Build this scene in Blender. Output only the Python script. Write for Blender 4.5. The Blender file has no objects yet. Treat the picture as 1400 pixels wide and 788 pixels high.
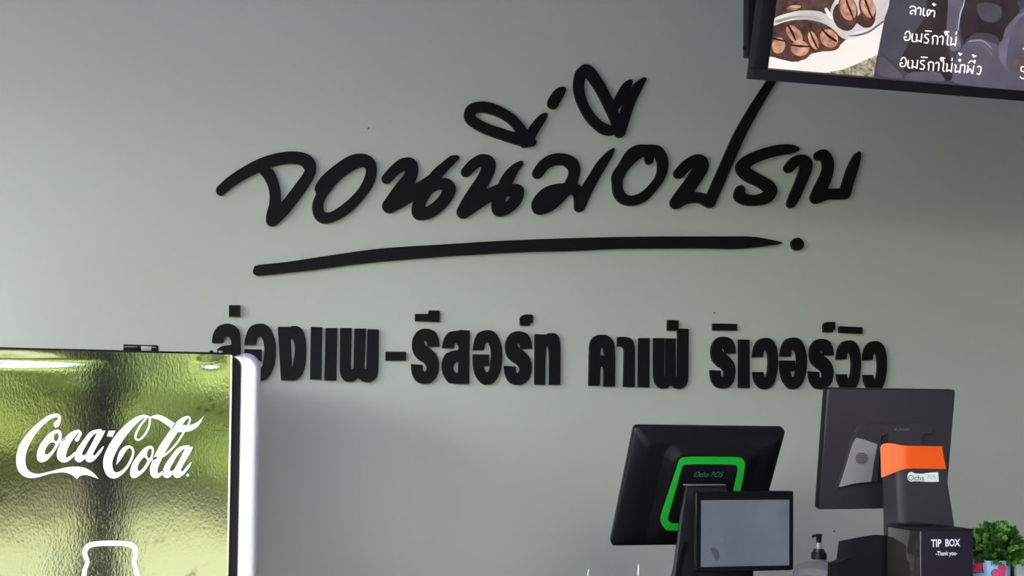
import bpy, bmesh, math, random
import numpy as np
from mathutils import Vector, Matrix
from mathutils.geometry import delaunay_2d_cdt
random.seed(7)
R = math.radians
scene = bpy.context.scene
COL = scene.collection

# ------------------------------------------------------------------ camera
FPX = 1650.0
PPX, PPY = 700.0, 525.0
YAW, PITCH, ROLL = R(14.0), R(2.0), R(0.6)
CAM = Vector((0.0, -3.7, 1.5))
fwd = Vector((math.sin(YAW) * math.cos(PITCH), math.cos(YAW) * math.cos(PITCH), math.sin(PITCH)))
r0 = Vector((math.cos(YAW), -math.sin(YAW), 0))
u0 = r0.cross(fwd)
rgt = (r0 * math.cos(ROLL) + u0 * math.sin(ROLL)).normalized()
upv = (u0 * math.cos(ROLL) - r0 * math.sin(ROLL)).normalized()
cd = bpy.data.cameras.new('camera')
cam = bpy.data.objects.new('camera', cd)
COL.objects.link(cam)
cd.sensor_fit = 'HORIZONTAL'
cd.sensor_width = 36
cd.lens = FPX / 1400 * 36
cd.shift_y = (PPY - 394) / 1400
cd.clip_start = 0.05
cd.clip_end = 300
M4 = Matrix((rgt, upv, -fwd)).transposed().to_4x4()
M4.translation = CAM
cam.matrix_world = M4
scene.camera = cam

# ------------------------------------------------------------------ world, sun, exposure
scene.view_settings.view_transform = 'Standard'
scene.view_settings.look = 'None'
scene.view_settings.gamma = 1
scene.view_settings.exposure = 0.68
w = bpy.data.worlds.new('world')
scene.world = w
w.use_nodes = True
nt = w.node_tree
bg = nt.nodes['Background']
sky = nt.nodes.new('ShaderNodeTexSky')
sky.sky_type = 'NISHITA'
sky.sun_disc = False
sky.sun_elevation = R(48)
sky.sun_rotation = R(20)
sky.air_density = 1.2
sky.dust_density = 4.0
hz = nt.nodes.new('ShaderNodeMixRGB')
hz.inputs[0].default_value = 0.75
hz.inputs[2].default_value = (6.0, 5.9, 5.9, 1)      # hazy white of a humid day
nt.links.new(sky.outputs[0], hz.inputs[1])
nt.links.new(hz.outputs[0], bg.inputs[0])
bg.inputs[1].default_value = 1.5
sd = bpy.data.lights.new('sun', 'SUN')
sd.energy = 7.0
sd.angle = R(1.5)
sd.color = (1.0, 0.95, 0.86)
so = bpy.data.objects.new('sun', sd)
COL.objects.link(so)
so.location = (5, 10, 12)
so.rotation_euler = Vector((-0.15, -1.0, -1.15)).to_track_quat('-Z', 'Y').to_euler()
# portals guide the daylight sampling through the two open sides of the shop
def portal(name, loc, rot, sx, sy):
    a = bpy.data.lights.new(name, 'AREA')
    a.shape = 'RECTANGLE'; a.size = sx; a.size_y = sy
    a.cycles.is_portal = True
    o = bpy.data.objects.new(name, a); COL.objects.link(o)
    o.location = loc; o.rotation_euler = rot
portal('portal_front', (-1.0, -5.05, 1.62), (R(90), 0, R(180)), 4.4, 3.25)
portal('portal_left', (-3.25, -2.95, 1.62), (R(90), 0, R(90)), 4.1, 3.25)

# ------------------------------------------------------------------ picture geometry helpers
def ray(px, py):
    return (fwd * FPX + rgt * (px - PPX) + upv * (PPY - py)).normalized()
class Plane:
    def __init__(s, p, n): s.p = Vector(p); s.n = Vector(n).normalized()
    def at(s, px, py, off=0.0):
        d = ray(px, py)
        t = (s.p + s.n * off - CAM).dot(s.n) / d.dot(s.n)
        return CAM + d * t
def P(px, py, Y):
    return Plane((0, Y, 0), (0, -1, 0)).at(px, py)

# ------------------------------------------------------------------ object helpers
def wloc(o):
    v = Vector((0, 0, 0))
    while o:
        v = v + o.location; o = o.parent
    return v
def tag(o, label=None, cat=None, group=None, kind=None):
    if label: o['label'] = label
    if cat: o['category'] = cat
    if group: o['group'] = group
    if kind: o['kind'] = kind
    return o
def thing(name, loc, label, cat, group=None):
    o = bpy.data.objects.new(name, None)
    o.empty_display_size = 0.05
    COL.objects.link(o); o.location = loc
    return tag(o, label, cat, group)
def mk(name, verts, faces, mats, parent=None, smooth=False, midx=None, autosmooth=None, origin=None):
    verts = [Vector(v) for v in verts]
    if parent: base = wloc(parent); loc = Vector((0, 0, 0))
    elif origin is not None: base = Vector(origin); loc = base
    else:
        xs = [v.x for v in verts]; ys = [v.y for v in verts]; zs = [v.z for v in verts]
        base = Vector(((min(xs) + max(xs)) / 2, (min(ys) + max(ys)) / 2, min(zs))); loc = base
    me = bpy.data.meshes.new(name)
    me.from_pydata([tuple(v - base) for v in verts], [], faces)
    if not isinstance(mats, (list, tuple)): mats = [mats]
    for m in mats: me.materials.append(m)
    if midx:
        for p, i in zip(me.polygons, midx): p.material_index = i
    bm = bmesh.new(); bm.from_mesh(me)
    bmesh.ops.recalc_face_normals(bm, faces=bm.faces) if autosmooth != 'flat' else None
    bm.to_mesh(me); bm.free()
    if smooth:
        for p in me.polygons: p.use_smooth = True
        if autosmooth: 
            try: me.set_sharp_from_angle(angle=R(autosmooth))
            except Exception: pass
    me.update()
    o = bpy.data.objects.new(name, me); COL.objects.link(o)
    o.location = loc
    if parent: o.parent = parent
    return o
def box(name, lo, hi, m, parent=None, bev=0.0, seg=2, frame=None, smooth=True):
    """axis box (in frame = (origin, u, v, n) coordinates if given), bevelled"""
    bm = bmesh.new()
    bmesh.ops.create_cube(bm, size=1)
    lo = Vector(lo); hi = Vector(hi)
    for v in bm.verts:
        v.co = Vector([(lo[i] + hi[i]) / 2 + v.co[i] * (hi[i] - lo[i]) for i in range(3)])
    if bev > 0:
        bmesh.ops.bevel(bm, geom=list(bm.edges), offset=bev, segments=seg, affect='EDGES', profile=0.5)
    vs = [v.co.copy() for v in bm.verts]
    if frame:
        o_, u_, v_, n_ = frame
        vs = [o_ + u_ * c.x + v_ * c.y + n_ * c.z for c in vs]
    bm.verts.index_update()
    fs = [[v.index for v in f.verts] for f in bm.faces]
    bm.free()
    return mk(name, vs, fs, m, parent, smooth=bev > 0 and smooth, autosmooth=40)
def rrect(w, h, r, n=6):
    pts = []
    for cx, cy, a0 in ((w/2-r, h/2-r, 0), (-w/2+r, h/2-r, 90), (-w/2+r, -h/2+r, 180), (w/2-r, -h/2+r, 270)):
        for k in range(n + 1):
            a = R(a0 + 90 * k / n)
            pts.append((cx + r * math.cos(a), cy + r * math.sin(a)))
    return pts
def loft(name, rings, m, parent=None, frame=None, autosmooth=35, cap=True, smooth=True):
    """rings: lists of 3D points (same count)"""
    vs = []; fs = []
    n = len(rings[0])
    for rg in rings:
        for p in rg:
            p = Vector(p)
            if frame:
                o_, u_, v_, n_ = frame
                p = o_ + u_ * p.x + v_ * p.y + n_ * p.z
            vs.append(p)
    for i in range(len(rings) - 1):
        for k in range(n):
            a = i * n + k; b = i * n + (k + 1) % n
            fs.append((a, b, b + n, a + n))
    if cap:
        fs.append(tuple(range(n)))
        fs.append(tuple((len(rings) - 1) * n + k for k in range(n)))
    return mk(name, vs, fs, m, parent, smooth=smooth, autosmooth=autosmooth)
def lathe(name, prof, c, m, parent=None, n=28, autosmooth=40, cap=False):
    rings = []
    for r, z in prof:
        rings.append([(c[0] + r * math.cos(2*math.pi*k/n), c[1] + r * math.sin(2*math.pi*k/n), c[2] + z) for k in range(n)])
    return loft(name, rings, m, parent, autosmooth=autosmooth, cap=cap)

# ------------------------------------------------------------------ outline tracing (distance field -> clean contour -> mesh)
def catmull(pts, closed, n=6):
    pts = [np.array(p, float) for p in pts]
    out = []
    N = len(pts)
    rng = range(N) if closed else range(N - 1)
    for i in rng:
        if closed: p0, p1, p2, p3 = pts[(i-1) % N], pts[i], pts[(i+1) % N], pts[(i+2) % N]
        else: p0, p1, p2, p3 = pts[max(i-1, 0)], pts[i], pts[i+1], pts[min(i+2, N-1)]
        for k in range(n):
            t = k / n
            out.append(0.5 * ((2*p1) + (-p0+p2)*t + (2*p0-5*p1+4*p2-p3)*t*t + (-p0+3*p1-3*p2+p3)*t**3))
    if not closed: out.append(pts[-1])
    return out
def sd_poly(X, Y, pts):
    d = np.full(X.shape, 1e9); inside = np.zeros(X.shape, bool)
    n = len(pts)
    for i in range(n):
        ax, ay = pts[i]; bx, by = pts[(i+1) % n]
        ex, ey = bx-ax, by-ay
        L = ex*ex + ey*ey
        if L < 1e-12: continue
        t = np.clip(((X-ax)*ex + (Y-ay)*ey)/L, 0, 1)
        d = np.minimum(d, np.hypot(X-ax-t*ex, Y-ay-t*ey))
        c = ((ay > Y) != (by > Y))
        with np.errstate(divide='ignore', invalid='ignore'):
            xi = ax + (Y-ay) * ex / (ey if ey != 0 else 1e-12)
        inside ^= c & (X < xi)
    return np.where(inside, d, -d)
def sd_stroke(X, Y, pts):
    f = np.full(X.shape, -1e9)
    for i in range(len(pts) - 1):
        ax, ay, ar = pts[i]; bx, by, br = pts[i+1]
        ex, ey = bx-ax, by-ay
        L = ex*ex + ey*ey
        if L < 1e-12: continue
        t = np.clip(((X-ax)*ex + (Y-ay)*ey)/L, 0, 1)
        f = np.maximum(f, ar + (br-ar)*t - np.hypot(X-ax-t*ex, Y-ay-t*ey))
    return f
def prep(shapes, T):
    ox, oy, s = T
    out = []
    for kind, pts in shapes:
        q = [tuple([ox + p[0]/s, oy + p[1]/s] + ([p[2]/s] if len(p) > 2 else [])) for p in pts]
        k = kind
        if kind in ('s', 'ns'): q = [tuple(v) for v in catmull(q, False, 5)] if len(q) > 2 else q
        if kind in ('c', 'nc'): q = [tuple(v) for v in catmull(q, True, 4)]
        out.append((k, q))
    return out
def field(shapes, X, Y):
    f = np.full(X.shape, -1e9)
    for k, q in shapes:
        if k in ('s', 'l', 'ns'): g = sd_stroke(X, Y, q)
        else: g = sd_poly(X, Y, q)
        if k[0] == 'n': f = np.minimum(f, -g)
        else: f = np.maximum(f, g)
    return f
def contours(shapes, step):
    xs = [p[0] for k, q in shapes if k[0] != 'n' for p in q]; ys = [p[1] for k, q in shapes if k[0] != 'n' for p in q]
    rm = max([p[2] for k, q in shapes for p in q if len(p) > 2] + [0]) + 2*step
    gx = np.arange(min(xs)-rm + step*0.137, max(xs)+rm+step, step); gy = np.arange(min(ys)-rm + step*0.171, max(ys)+rm+step, step)
    X, Y = np.meshgrid(gx, gy)
    F = field(shapes, X, Y)
    F[0, :] = F[-1, :] = -1; F[:, 0] = F[:, -1] = -1
    S = F > 0
    cells = S[:-1, :-1].astype(int) + 2*S[:-1, 1:] + 4*S[1:, 1:] + 8*S[1:, :-1]
    segs = {}
    def ept(i, j, e):
        if e == 0: a, b = (i, j), (i, j+1)
        elif e == 1: a, b = (i, j+1), (i+1, j+1)
        elif e == 2: a, b = (i+1, j), (i+1, j+1)
        else: a, b = (i, j), (i+1, j)
        return (a, b)
    table = {1: [(3, 0)], 2: [(0, 1)], 3: [(3, 1)], 4: [(1, 2)], 5: [(3, 2), (1, 0)], 6: [(0, 2)], 7: [(3, 2)], 8: [(2, 3)], 9: [(2, 0)], 10: [(0, 3), (2, 1)], 11: [(2, 1)], 12: [(1, 3)], 13: [(1, 0)], 14: [(0, 3)]}
    ii, jj = np.nonzero((cells > 0) & (cells < 15))
    for i, j in zip(ii, jj):
        for e0, e1 in table[int(cells[i, j])]:
            segs[ept(i, j, e0)] = ept(i, j, e1)
    loops = []
    def pos(e):
        (i0, j0), (i1, j1) = e
        a, b = F[i0, j0], F[i1, j1]
        t = a/(a-b)
        return (gx[j0] + (gx[j1]-gx[j0])*t, gy[i0] + (gy[i1]-gy[i0])*t)
    while segs:
        st, nx = segs.popitem()
        lp = [st]
        while nx != st and nx in segs:
            lp.append(nx); nx = segs.pop(nx)
        lp = [pos(e) for e in lp]
        if len(lp) > 5: loops.append(lp)
    return loops
def simplify(lp, tol):
    def dp(pts):
        if len(pts) < 3: return pts
        a, b = np.array(pts[0]), np.array(pts[-1])
        q = np.array(pts); e = b - a; L = np.hypot(*e)
        d = np.hypot(*(q-a).T) if L < 1e-9 else np.abs((q[:, 0]-a[0])*e[1] - (q[:, 1]-a[1])*e[0])/L
        k = int(d.argmax())
        if d[k] < tol: return [pts[0], pts[-1]]
        return dp(pts[:k+1])[:-1] + dp(pts[k:])
    h = len(lp)//2
    return dp(lp[:h+1])[:-1] + dp(lp[h:] + [lp[0]])[:-1]
def cutout(name, shapes, T, plane, off, thick, m, parent=None, step=0.5, tol=0.07, orient=None):
    """flat piece traced as shapes, standing off..off+thick in front of the plane"""
    sh = prep(shapes, T)
    loops = [simplify(l, tol) for l in contours(sh, step)]
    loops = [l for l in loops if len(l) >= 3]
    vs = []; edges = []
    for l in loops:
        b = len(vs); vs += [Vector(p) for p in l]
        edges += [(b+i, b+(i+1) % len(l)) for i in range(len(l))]
    r = delaunay_2d_cdt(vs, edges, [], 0, 1e-6)
    v2, f2 = r[0], r[2]
    cx = np.array([sum(v2[i].x for i in f)/3 for f in f2]); cy = np.array([sum(v2[i].y for i in f)/3 for f in f2])
    fv = field(sh, cx, cy)
    # thin slivers on the outline are judged by winding parity of the loops
    ins = np.zeros(len(f2), bool)
    for l in loops:
        ins ^= sd_poly(cx, cy, l) > 0
    tris = [tuple(f) for f, k in zip(f2, ins) if k]
    n = len(v2)
    front = [plane.at(p.x, p.y, off + thick) for p in v2]
    if thick <= 0.0011:
        return mk(name, front, tris, m, parent)
    back = [p - plane.n * thick for p in front]
    cnt = {}
    for t in tris:
        for a, b in ((t[0], t[1]), (t[1], t[2]), (t[2], t[0])):
            cnt.setdefault((min(a, b), max(a, b)), []).append((a, b))
    faces = list(tris) + [tuple(n+i for i in reversed(t)) for t in tris]
    for k, l in cnt.items():
        if len(l) == 1:
            a, b = l[0]; faces.append((b, a, a+n, b+n))
    return mk(name, front + back, faces, m, parent)

# ------------------------------------------------------------------ materials
def mat(name, color, rough=0.5, metal=0.0, noise=0.0, nscale=20.0, bump=0.0, bscale=60.0, emis=None, estr=0.0, spec=0.5, coat=0.0, color2=None, stretch=(1, 1, 1), alpha=None, trans=0.0):
    m = bpy.data.materials.new(name); m.use_nodes = True
    t = m.node_tree; b = t.nodes['Principled BSDF']
    b.inputs['Base Color'].default_value = (*color, 1)
    b.inputs['Roughness'].default_value = rough
    b.inputs['Metallic'].default_value = metal
    b.inputs['Specular IOR Level'].default_value = spec
    b.inputs['Coat Weight'].default_value = coat
    b.inputs['Coat Roughness'].default_value = 0.08
    b.inputs['Transmission Weight'].default_value = trans
    if emis:
        b.inputs['Emission Color'].default_value = (*emis, 1); b.inputs['Emission Strength'].default_value = estr
    tc = t.nodes.new('ShaderNodeTexCoord'); mp = t.nodes.new('ShaderNodeMapping')
    mp.inputs['Scale'].default_value = stretch
    t.links.new(tc.outputs['Object'], mp.inputs[0])
    if noise > 0 or color2:
        n = t.nodes.new('ShaderNodeTexNoise'); n.inputs['Scale'].default_value = nscale; n.inputs['Detail'].default_value = 5
        t.links.new(mp.outputs[0], n.inputs['Vector'])
        cr = t.nodes.new('ShaderNodeValToRGB')
        c2 = color2 if color2 else tuple(min(1, c*(1+noise)) for c in color)
        c1 = color if color2 else tuple(c*(1-noise) for c in color)
        cr.color_ramp.elements[0].position = 0.35; cr.color_ramp.elements[1].position = 0.65
        cr.color_ramp.elements[0].color = (*c1, 1); cr.color_ramp.elements[1].color = (*c2, 1)
        t.links.new(n.outputs['Fac'], cr.inputs[0]); t.links.new(cr.outputs[0], b.inputs['Base Color'])
        if emis and color2: t.links.new(cr.outputs[0], b.inputs['Emission Color'])
    if bump > 0:
        n2 = t.nodes.new('ShaderNodeTexNoise'); n2.inputs['Scale'].default_value = bscale; n2.inputs['Detail'].default_value = 4
        t.links.new(mp.outputs[0], n2.inputs['Vector'])
        bp = t.nodes.new('ShaderNodeBump'); bp.inputs['Strength'].default_value = bump; bp.inputs['Distance'].default_value = 0.005
        t.links.new(n2.outputs['Fac'], bp.inputs['Height']); t.links.new(bp.outputs[0], b.inputs['Normal'])
    return m
# wall paint with a few dust specks
def wall_mat():
    m = mat('wall_paint', (0.550, 0.580, 0.490), rough=0.45, noise=0.015, nscale=1.3, bump=0.02, bscale=90, spec=0.35)
    t = m.node_tree; b = t.nodes['Principled BSDF']
    link = b.inputs['Base Color'].links[0]; src = link.from_socket
    tc = t.nodes.new('ShaderNodeTexCoord')
    v = t.nodes.new('ShaderNodeTexVoronoi'); v.inputs['Scale'].default_value = 5.5
    t.links.new(tc.outputs['Object'], v.inputs['Vector'])
    mm = t.nodes.new('ShaderNodeMath'); mm.operation = 'LESS_THAN'; mm.inputs[1].default_value = 0.018
    t.links.new(v.outputs['Distance'], mm.inputs[0])
    mx = t.nodes.new('ShaderNodeMixRGB'); mx.inputs[2].default_value = (0.12, 0.12, 0.11, 1)
    t.links.new(mm.outputs[0], mx.inputs[0]); t.links.new(src, mx.inputs[1]); t.links.new(mx.outputs[0], b.inputs['Base Color'])
    return m
M_WALL = wall_mat()
M_WALL2 = mat('side_wall_paint', (0.12, 0.12, 0.13), 0.7)
M_CEIL = mat('ceiling_bounce_paint', (0.50, 0.37, 0.98), 0.8)  # unseen ceiling, tinted lilac so its bounce colours the top of the wall
M_FLOOR = mat('floor_bounce_tile', (0.38, 0.40, 0.45), 0.35, noise=0.1, nscale=3)  # pale blue-grey chosen for the light it bounces up and onto the lower wall
M_LETTER = mat('black_acrylic', (0.009, 0.008, 0.009), 0.5, spec=0.12, noise=0.05)
M_GRASS = mat('grass', (0.024, 0.034, 0.005), 0.9, color2=(0.060, 0.062, 0.012), nscale=0.6)
M_LEAF1 = mat('tree_foliage', (0.008, 0.020, 0.004), 0.8, color2=(0.045, 0.07, 0.010), nscale=2.2, bump=1.0, bscale=5)
M_LEAF2 = mat('bright_foliage', (0.020, 0.045, 0.005), 0.8, color2=(0.10, 0.125, 0.018), nscale=1.6, bump=1.0, bscale=5)
M_BARK = mat('bark', (0.06, 0.045, 0.035), 0.9, noise=0.3, nscale=8)
M_POST = mat('dark_steel_post', (0.012, 0.012, 0.015), 0.7, spec=0.2)
M_BLACKP = mat('black_plastic', (0.007, 0.007, 0.008), 0.28, spec=0.35, bump=0.03, bscale=900)
M_BLACKG = mat('black_gloss', (0.006, 0.006, 0.008), 0.10, spec=0.22)
M_GUN = mat('dark_grey_plastic', (0.040, 0.040, 0.043), 0.42, spec=0.3, bump=0.06, bscale=900)
M_GREYP = mat('grey_plastic', (0.050, 0.048, 0.052), 0.38, spec=0.4, bump=0.05, bscale=700)
M_SILV = mat('silver_plastic', (0.42, 0.41, 0.40), 0.42, metal=0.2)
M_GREYL = mat('edge_highlight_grey', (0.13, 0.13, 0.14), 0.5, spec=0.2)
M_GREEN = mat('green_plastic', (0.02, 0.48, 0.045), 0.35)
M_ORANGE = mat('orange_film', (1.0, 0.115, 0.008), 0.4)
M_WHITE = mat('white_print', (0.88, 0.88, 0.90), 0.5)
M_STICK = mat('white_sticker', (0.88, 0.92, 0.88), 0.45)
M_GTEXT = mat('green_ink', (0.04, 0.26, 0.04), 0.5)
M_TEAL = mat('teal_ink', (0.04, 0.20, 0.16), 0.4)
M_GASKET = mat('black_gasket', (0.008, 0.006, 0.007), 0.5, spec=0.15)

# ------------------------------------------------------------------ setting
def struct(o, kind='structure'): o['kind'] = kind; return o
XL, XR, YF, H = -3.2, 3.3, -5.0, 3.25
struct(box('wall_back', (XL, 0, 0), (XR, 0.15, H), M_WALL))
struct(box('wall_right', (XR, YF, 0), (XR+0.15, 0.15, H), M_WALL2))  # unseen wall kept close and dark to dim the right side
struct(box('wall_front_blocker', (1.2, YF-0.15, 0), (XR+0.15, YF, H), M_WALL2))  # added out of view to narrow the opening and darken the right
struct(box('wall_left_blocker', (XL-0.15, -0.9, 0), (XL, 0.15, H), M_WALL2))  # short added wall, out of view, trims daylight from the left
struct(box('floor', (XL, YF, -0.1), (XR, 0, 0), M_FLOOR))
struct(box('ceiling', (XL-0.8, YF-0.9, H), (XR+0.3, 0.15, H+0.12), M_CEIL))
struct(box('ground', (-60, -70, -0.3), (60, 30, -0.1), M_GRASS))
for nm, x, y, lab in (('roof_post', -0.62, YF-0.15, 'dark steel post holding the open front edge of the roof'),
                 ('roof_post', XL, YF-0.15, 'dark steel post at the open left corner of the roof')):
    tag(box(nm, (x-0.15, y-0.09, -0.1), (x+0.15, y+0.09, H), M_POST, bev=0.01), lab, 'post')
def tree(x, y, h, r, m, lab, seed):
    rnd = random.Random(seed)
    t = thing('garden_tree', (x, y, -0.1), lab, 'tree', 'garden trees facing the open shop front')
    rings = []
    for k, (rr, z) in enumerate(((0.24, 0), (0.17, 0.25*h), (0.13, 0.5*h), (0.05, 0.8*h))):
        rings.append([(x+rr*math.cos(a*math.pi/4)+0.05*k*math.sin(seed), y+rr*math.sin(a*math.pi/4), -0.1+z) for a in range(8)])
    loft('trunk', rings, M_BARK, t)
    bm = bmesh.new()
    for k in range(26):
        a = rnd.uniform(0, 6.28); d = r*math.sqrt(rnd.random())
        z = rnd.uniform(0.12, 0.95)*h
        d *= 1.0 - 0.5*abs(z/h-0.5)
        s = r*rnd.uniform(0.28, 0.5)
        g = bmesh.ops.create_icosphere(bm, subdivisions=3, radius=s)
        for v in g['verts']:
            c = v.co
            f = 1 + 0.22*math.sin(c.x*7/s*0.6+k)*math.sin(c.y*6/s*0.6+2*k) + rnd.uniform(-0.14, 0.14)
            v.co = Vector((x+d*math.cos(a)+c.x*f, y+d*math.sin(a)+c.y*f, z+c.z*f*0.8))
    bm.verts.index_update()
    o = mk('foliage', [v.co.copy() for v in bm.verts], [[v.index for v in f.verts] for f in bm.faces], m, t)
    o['kind'] = 'stuff'
    bm.free()
spots = [(-14, -22, 4.6, 2.2, 1), (-10.4, -27, 5.6, 2.3, 0), (-7.0, -19, 3.6, 1.5, 1), (-5.0, -26, 6.0, 2.2, 0), (-2.4, -19.5, 4.2, 1.7, 1), (-0.3, -24.5, 5.6, 2.1, 0), (1.2, -18.5, 3.8, 1.5, 1), (6.0, -26, 5.2, 2.4, 0), (13, -25, 5.2, 2.4, 1), (-14, -13, 4.2, 2.0, 0), (-14.5, -4.5, 4.2, 2.0, 1)]
labs = ['broad yellow-green tree far left beyond the lawn', 'tall dark green tree left of the small bright bush', 'small bright bushy tree on the left of the lawn', 'tallest dark tree behind the low bright trees', 'low bright tree opposite the dark roof post', 'dark tree in the middle beyond the lawn', 'lowest bright tree right of the middle', 'dark tree on the right beyond the lawn', 'tall bright tree furthest right beyond the lawn', 'dark tree standing outside the open left side, nearer the front', 'bright tree standing outside the open left side, nearer the back']
for i, ((x, y, h, r, b), l) in enumerate(zip(spots, labs)):
    tree(x, y, h, r, M_LEAF2 if b else M_LEAF1, l, i+3)

# tall clipped hedge added out of view to block sky gaps in the panel reflection
rnd = random.Random(5)
vs = []; fs = []
nxh, nzh = 110, 20
prof_ = [(-30.2, -0.1), (-30.0, 1.0), (-29.9, 2.5), (-30.0, 4.0), (-30.3, 5.6), (-31.2, 6.3), (-32.3, 5.8), (-32.6, 3.0), (-32.6, -0.1)]
for i in range(nxh+1):
    for y, z in prof_:
        vs.append((-22+44*i/nxh + rnd.uniform(-0.1, 0.1), y + (rnd.uniform(-0.28, 0.28) if z > 0 else 0), z + (rnd.uniform(-0.3, 0.3) if z > 0 else 0)))
np_ = len(prof_)
for i in range(nxh):
    for k in range(np_-1): fs.append((i*np_+k, i*np_+k+1, (i+1)*np_+k+1, (i+1)*np_+k))
fs += [tuple(range(np_)), tuple(nxh*np_+k for k in range(np_-1, -1, -1))]
tag(mk('hedge', vs, fs, M_LEAF2), 'tall dense hedge added out of view to fill sky gaps in the fridge reflection', 'hedge')

# ------------------------------------------------------------------ script lettering on the wall
WALLP = Plane((0, 0, 0), (0, -1, 0))
LT = 0.014
def letter(shapes, T, label, group, cat='letter', name='wall_letter', step=0.5):
    o = cutout(name, shapes, T, WALLP, 0.0006, LT, M_LETTER, step=step)
    return tag(o, label, cat, group)
A = (290, 190, 5.0); B = (510, 190, 5.0); C = (625, 80, 5.0); D = (710, 190, 5.0); E = (910, 180, 5.0)
SG = 'black handwritten sign letters on the wall'
letter([('s', [(60,350,34),(120,297,36),(200,243,38),(290,195,41),(370,160,41),(450,137,40),(540,125,40),(620,136,42),(662,168,44),(673,215,39),(648,270,40),(600,338,42),(545,412,42),(480,490,44),(415,552,43)]),
        ('s', [(350,195,38),(390,245,40),(420,310,38),(432,380,38),(430,450,40),(414,515,42),(411,553,42)])], A, 'black handwritten Thai letter with a long tail reaching left, first of the script line', SG)
letter([('c', [(1020,100),(1085,120),(1120,170),(1124,240),(1095,330),(1000,450),(900,532),(780,577),(710,545),(686,480),(692,420),(712,370),(704,325),(755,250),(850,170),(940,115)]),
        ('nc', [(1045,190),(1050,240),(1005,335),(920,425),(830,490),(785,502),(762,485),(770,420),(830,330),(900,258),(985,203)])], A, 'black handwritten oval Thai letter right after the long-tailed first letter', SG)
letter([('s', [(98,268,36),(150,212,38),(205,175,42),(255,172,43),(268,212,42),(250,268,46),(212,318,48),(165,385,50),(115,455,50)]),
        ('s', [(115,455,48),(180,425,48),(260,375,50),(330,335,46),(400,290,46)]),
        ('s', [(390,310,38),(435,245,40),(490,190,34),(540,145,30),(574,128,17)]),
        ('c', [(360,295),(480,268),(535,283),(567,335),(550,400),(490,477),(410,535),(325,553),(280,530),(267,480),(280,420),(300,350)]),
        ('nc', [(478,345),(435,352),(395,385),(357,462),(400,442),(450,395)])], B, 'black handwritten two-legged Thai letter with an open lower loop, after the oval letter', SG)
letter([('s', [(640,222,35),(685,176,38),(740,145,40),(785,158,46),(791,200,46),(762,268,46),(715,345,50),(665,425,52),(620,496,45)]),
        ('s', [(622,497,45),(700,445,46),(770,398,46),(850,360,46),(885,345,40)]),
        ('s', [(885,345,40),(925,268,42),(968,205,32),(1012,166,18)]),
        ('c', [(860,330),(965,308),(1015,320),(1034,365),(1010,440),(950,500),(880,528),(830,510),(813,455),(830,390)]),
        ('nc', [(935,388),(912,395),(905,433),(925,417),(942,395)])], B, 'black handwritten two-legged Thai letter with a nearly closed lower loop, under the leaf-shaped vowel', SG)
letter([('c', [(50,380),(70,325),(130,297),(210,297),(300,328),(390,382),(445,440),(482,492),(505,560),(450,594),(330,560),(200,515),(110,468),(62,425)]),
        ('nc', [(124,380),(160,365),(220,372),(300,402),(365,448),(402,502),(300,475),(200,440),(140,405)]),
        ('s', [(500,565,35),(503,525,37),(540,465,34),(580,410,28),(607,385,14)]), ('l', [(462,582,25),(518,572,26)])], C, 'black handwritten leaf-shaped vowel mark with an upward tick, above the middle letters', SG)
letter([('c', [(740,196),(745,220),(725,262),(702,305),(680,338),(645,339),(622,312),(630,270),(668,215),(708,194)])], C, 'short black slanted stroke mark between the two looped vowel marks', SG)
letter([('c', [(798,180),(812,92),(850,48),(880,38),(920,52),(965,102),(1015,180),(1062,272),(1110,350),(1130,470),(1085,514),(1030,522),(970,498),(890,420),(832,320),(805,240)]),
        ('nc', [(880,128),(905,148),(960,232),(1010,330),(1062,450),(1035,452),(985,425),(930,365),(890,290),(870,205)]),
        ('s', [(1090,345,36),(1125,262,36),(1160,190,30),(1185,158,16)]),
        ('s', [(1118,503,35),(1148,400,36),(1187,290,34),(1235,195,32),(1280,142,15)]),
        ('np', [(1141,300),(1100,355),(1110,378),(1118,372)])], C, 'tall black looped vowel mark with two parallel upward ticks, topmost of the script', SG)
letter([('s', [(130,232,37),(172,176,39),(230,143,40),(300,137,38),(355,162,42),(380,205,38),(372,260,36),(352,312,40)]),
        ('c', [(300,303),(385,298),(428,335),(400,372),(350,380),(300,430),(230,490),(150,515),(105,500),(88,450),(105,400),(160,340),(230,312)]),
        ('s', [(395,345,28),(412,400,34),(415,463,34)]),
        ('s', [(415,463,35),(440,400,38),(470,335,38),(512,262,35),(563,178,34),(612,112,25),(643,72,10)])], D, 'black handwritten Thai letter with solid lower loop and long rising stroke, before the notched oval', SG)
letter([('c', [(640,240),(690,160),(740,80),(800,42),(870,38),(955,46),(1003,95),(1020,170),(1000,260),(940,350),(860,430),(760,455),(690,432),(650,380),(640,310)]),
        ('nc', [(850,122),(790,165),(740,220),(710,280),(708,335),(733,378),(780,386),(850,352),(920,280),(948,215),(946,150),(920,112)]),
        ('l', [(890,90,38),(893,146,27)])], D, 'black handwritten oval Thai letter with a small notch inside its top', SG)
letter([('s', [(95,285,35),(150,228,38),(205,196,38),(245,205,44),(250,242,44),(218,295,46),(182,348,46),(120,428,46),(78,485,43)]),
        ('s', [(80,482,44),(150,452,40),(230,450,35),(285,470,38),(308,484,36)]),
        ('s', [(308,484,36),(328,430,37),(368,340,38),(440,175,38),(510,20,37),(610,-160,33),(722,-338,29),(770,-415,26)])], E, 'black handwritten Thai letter whose long stroke runs up behind the menu board', SG)
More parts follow.
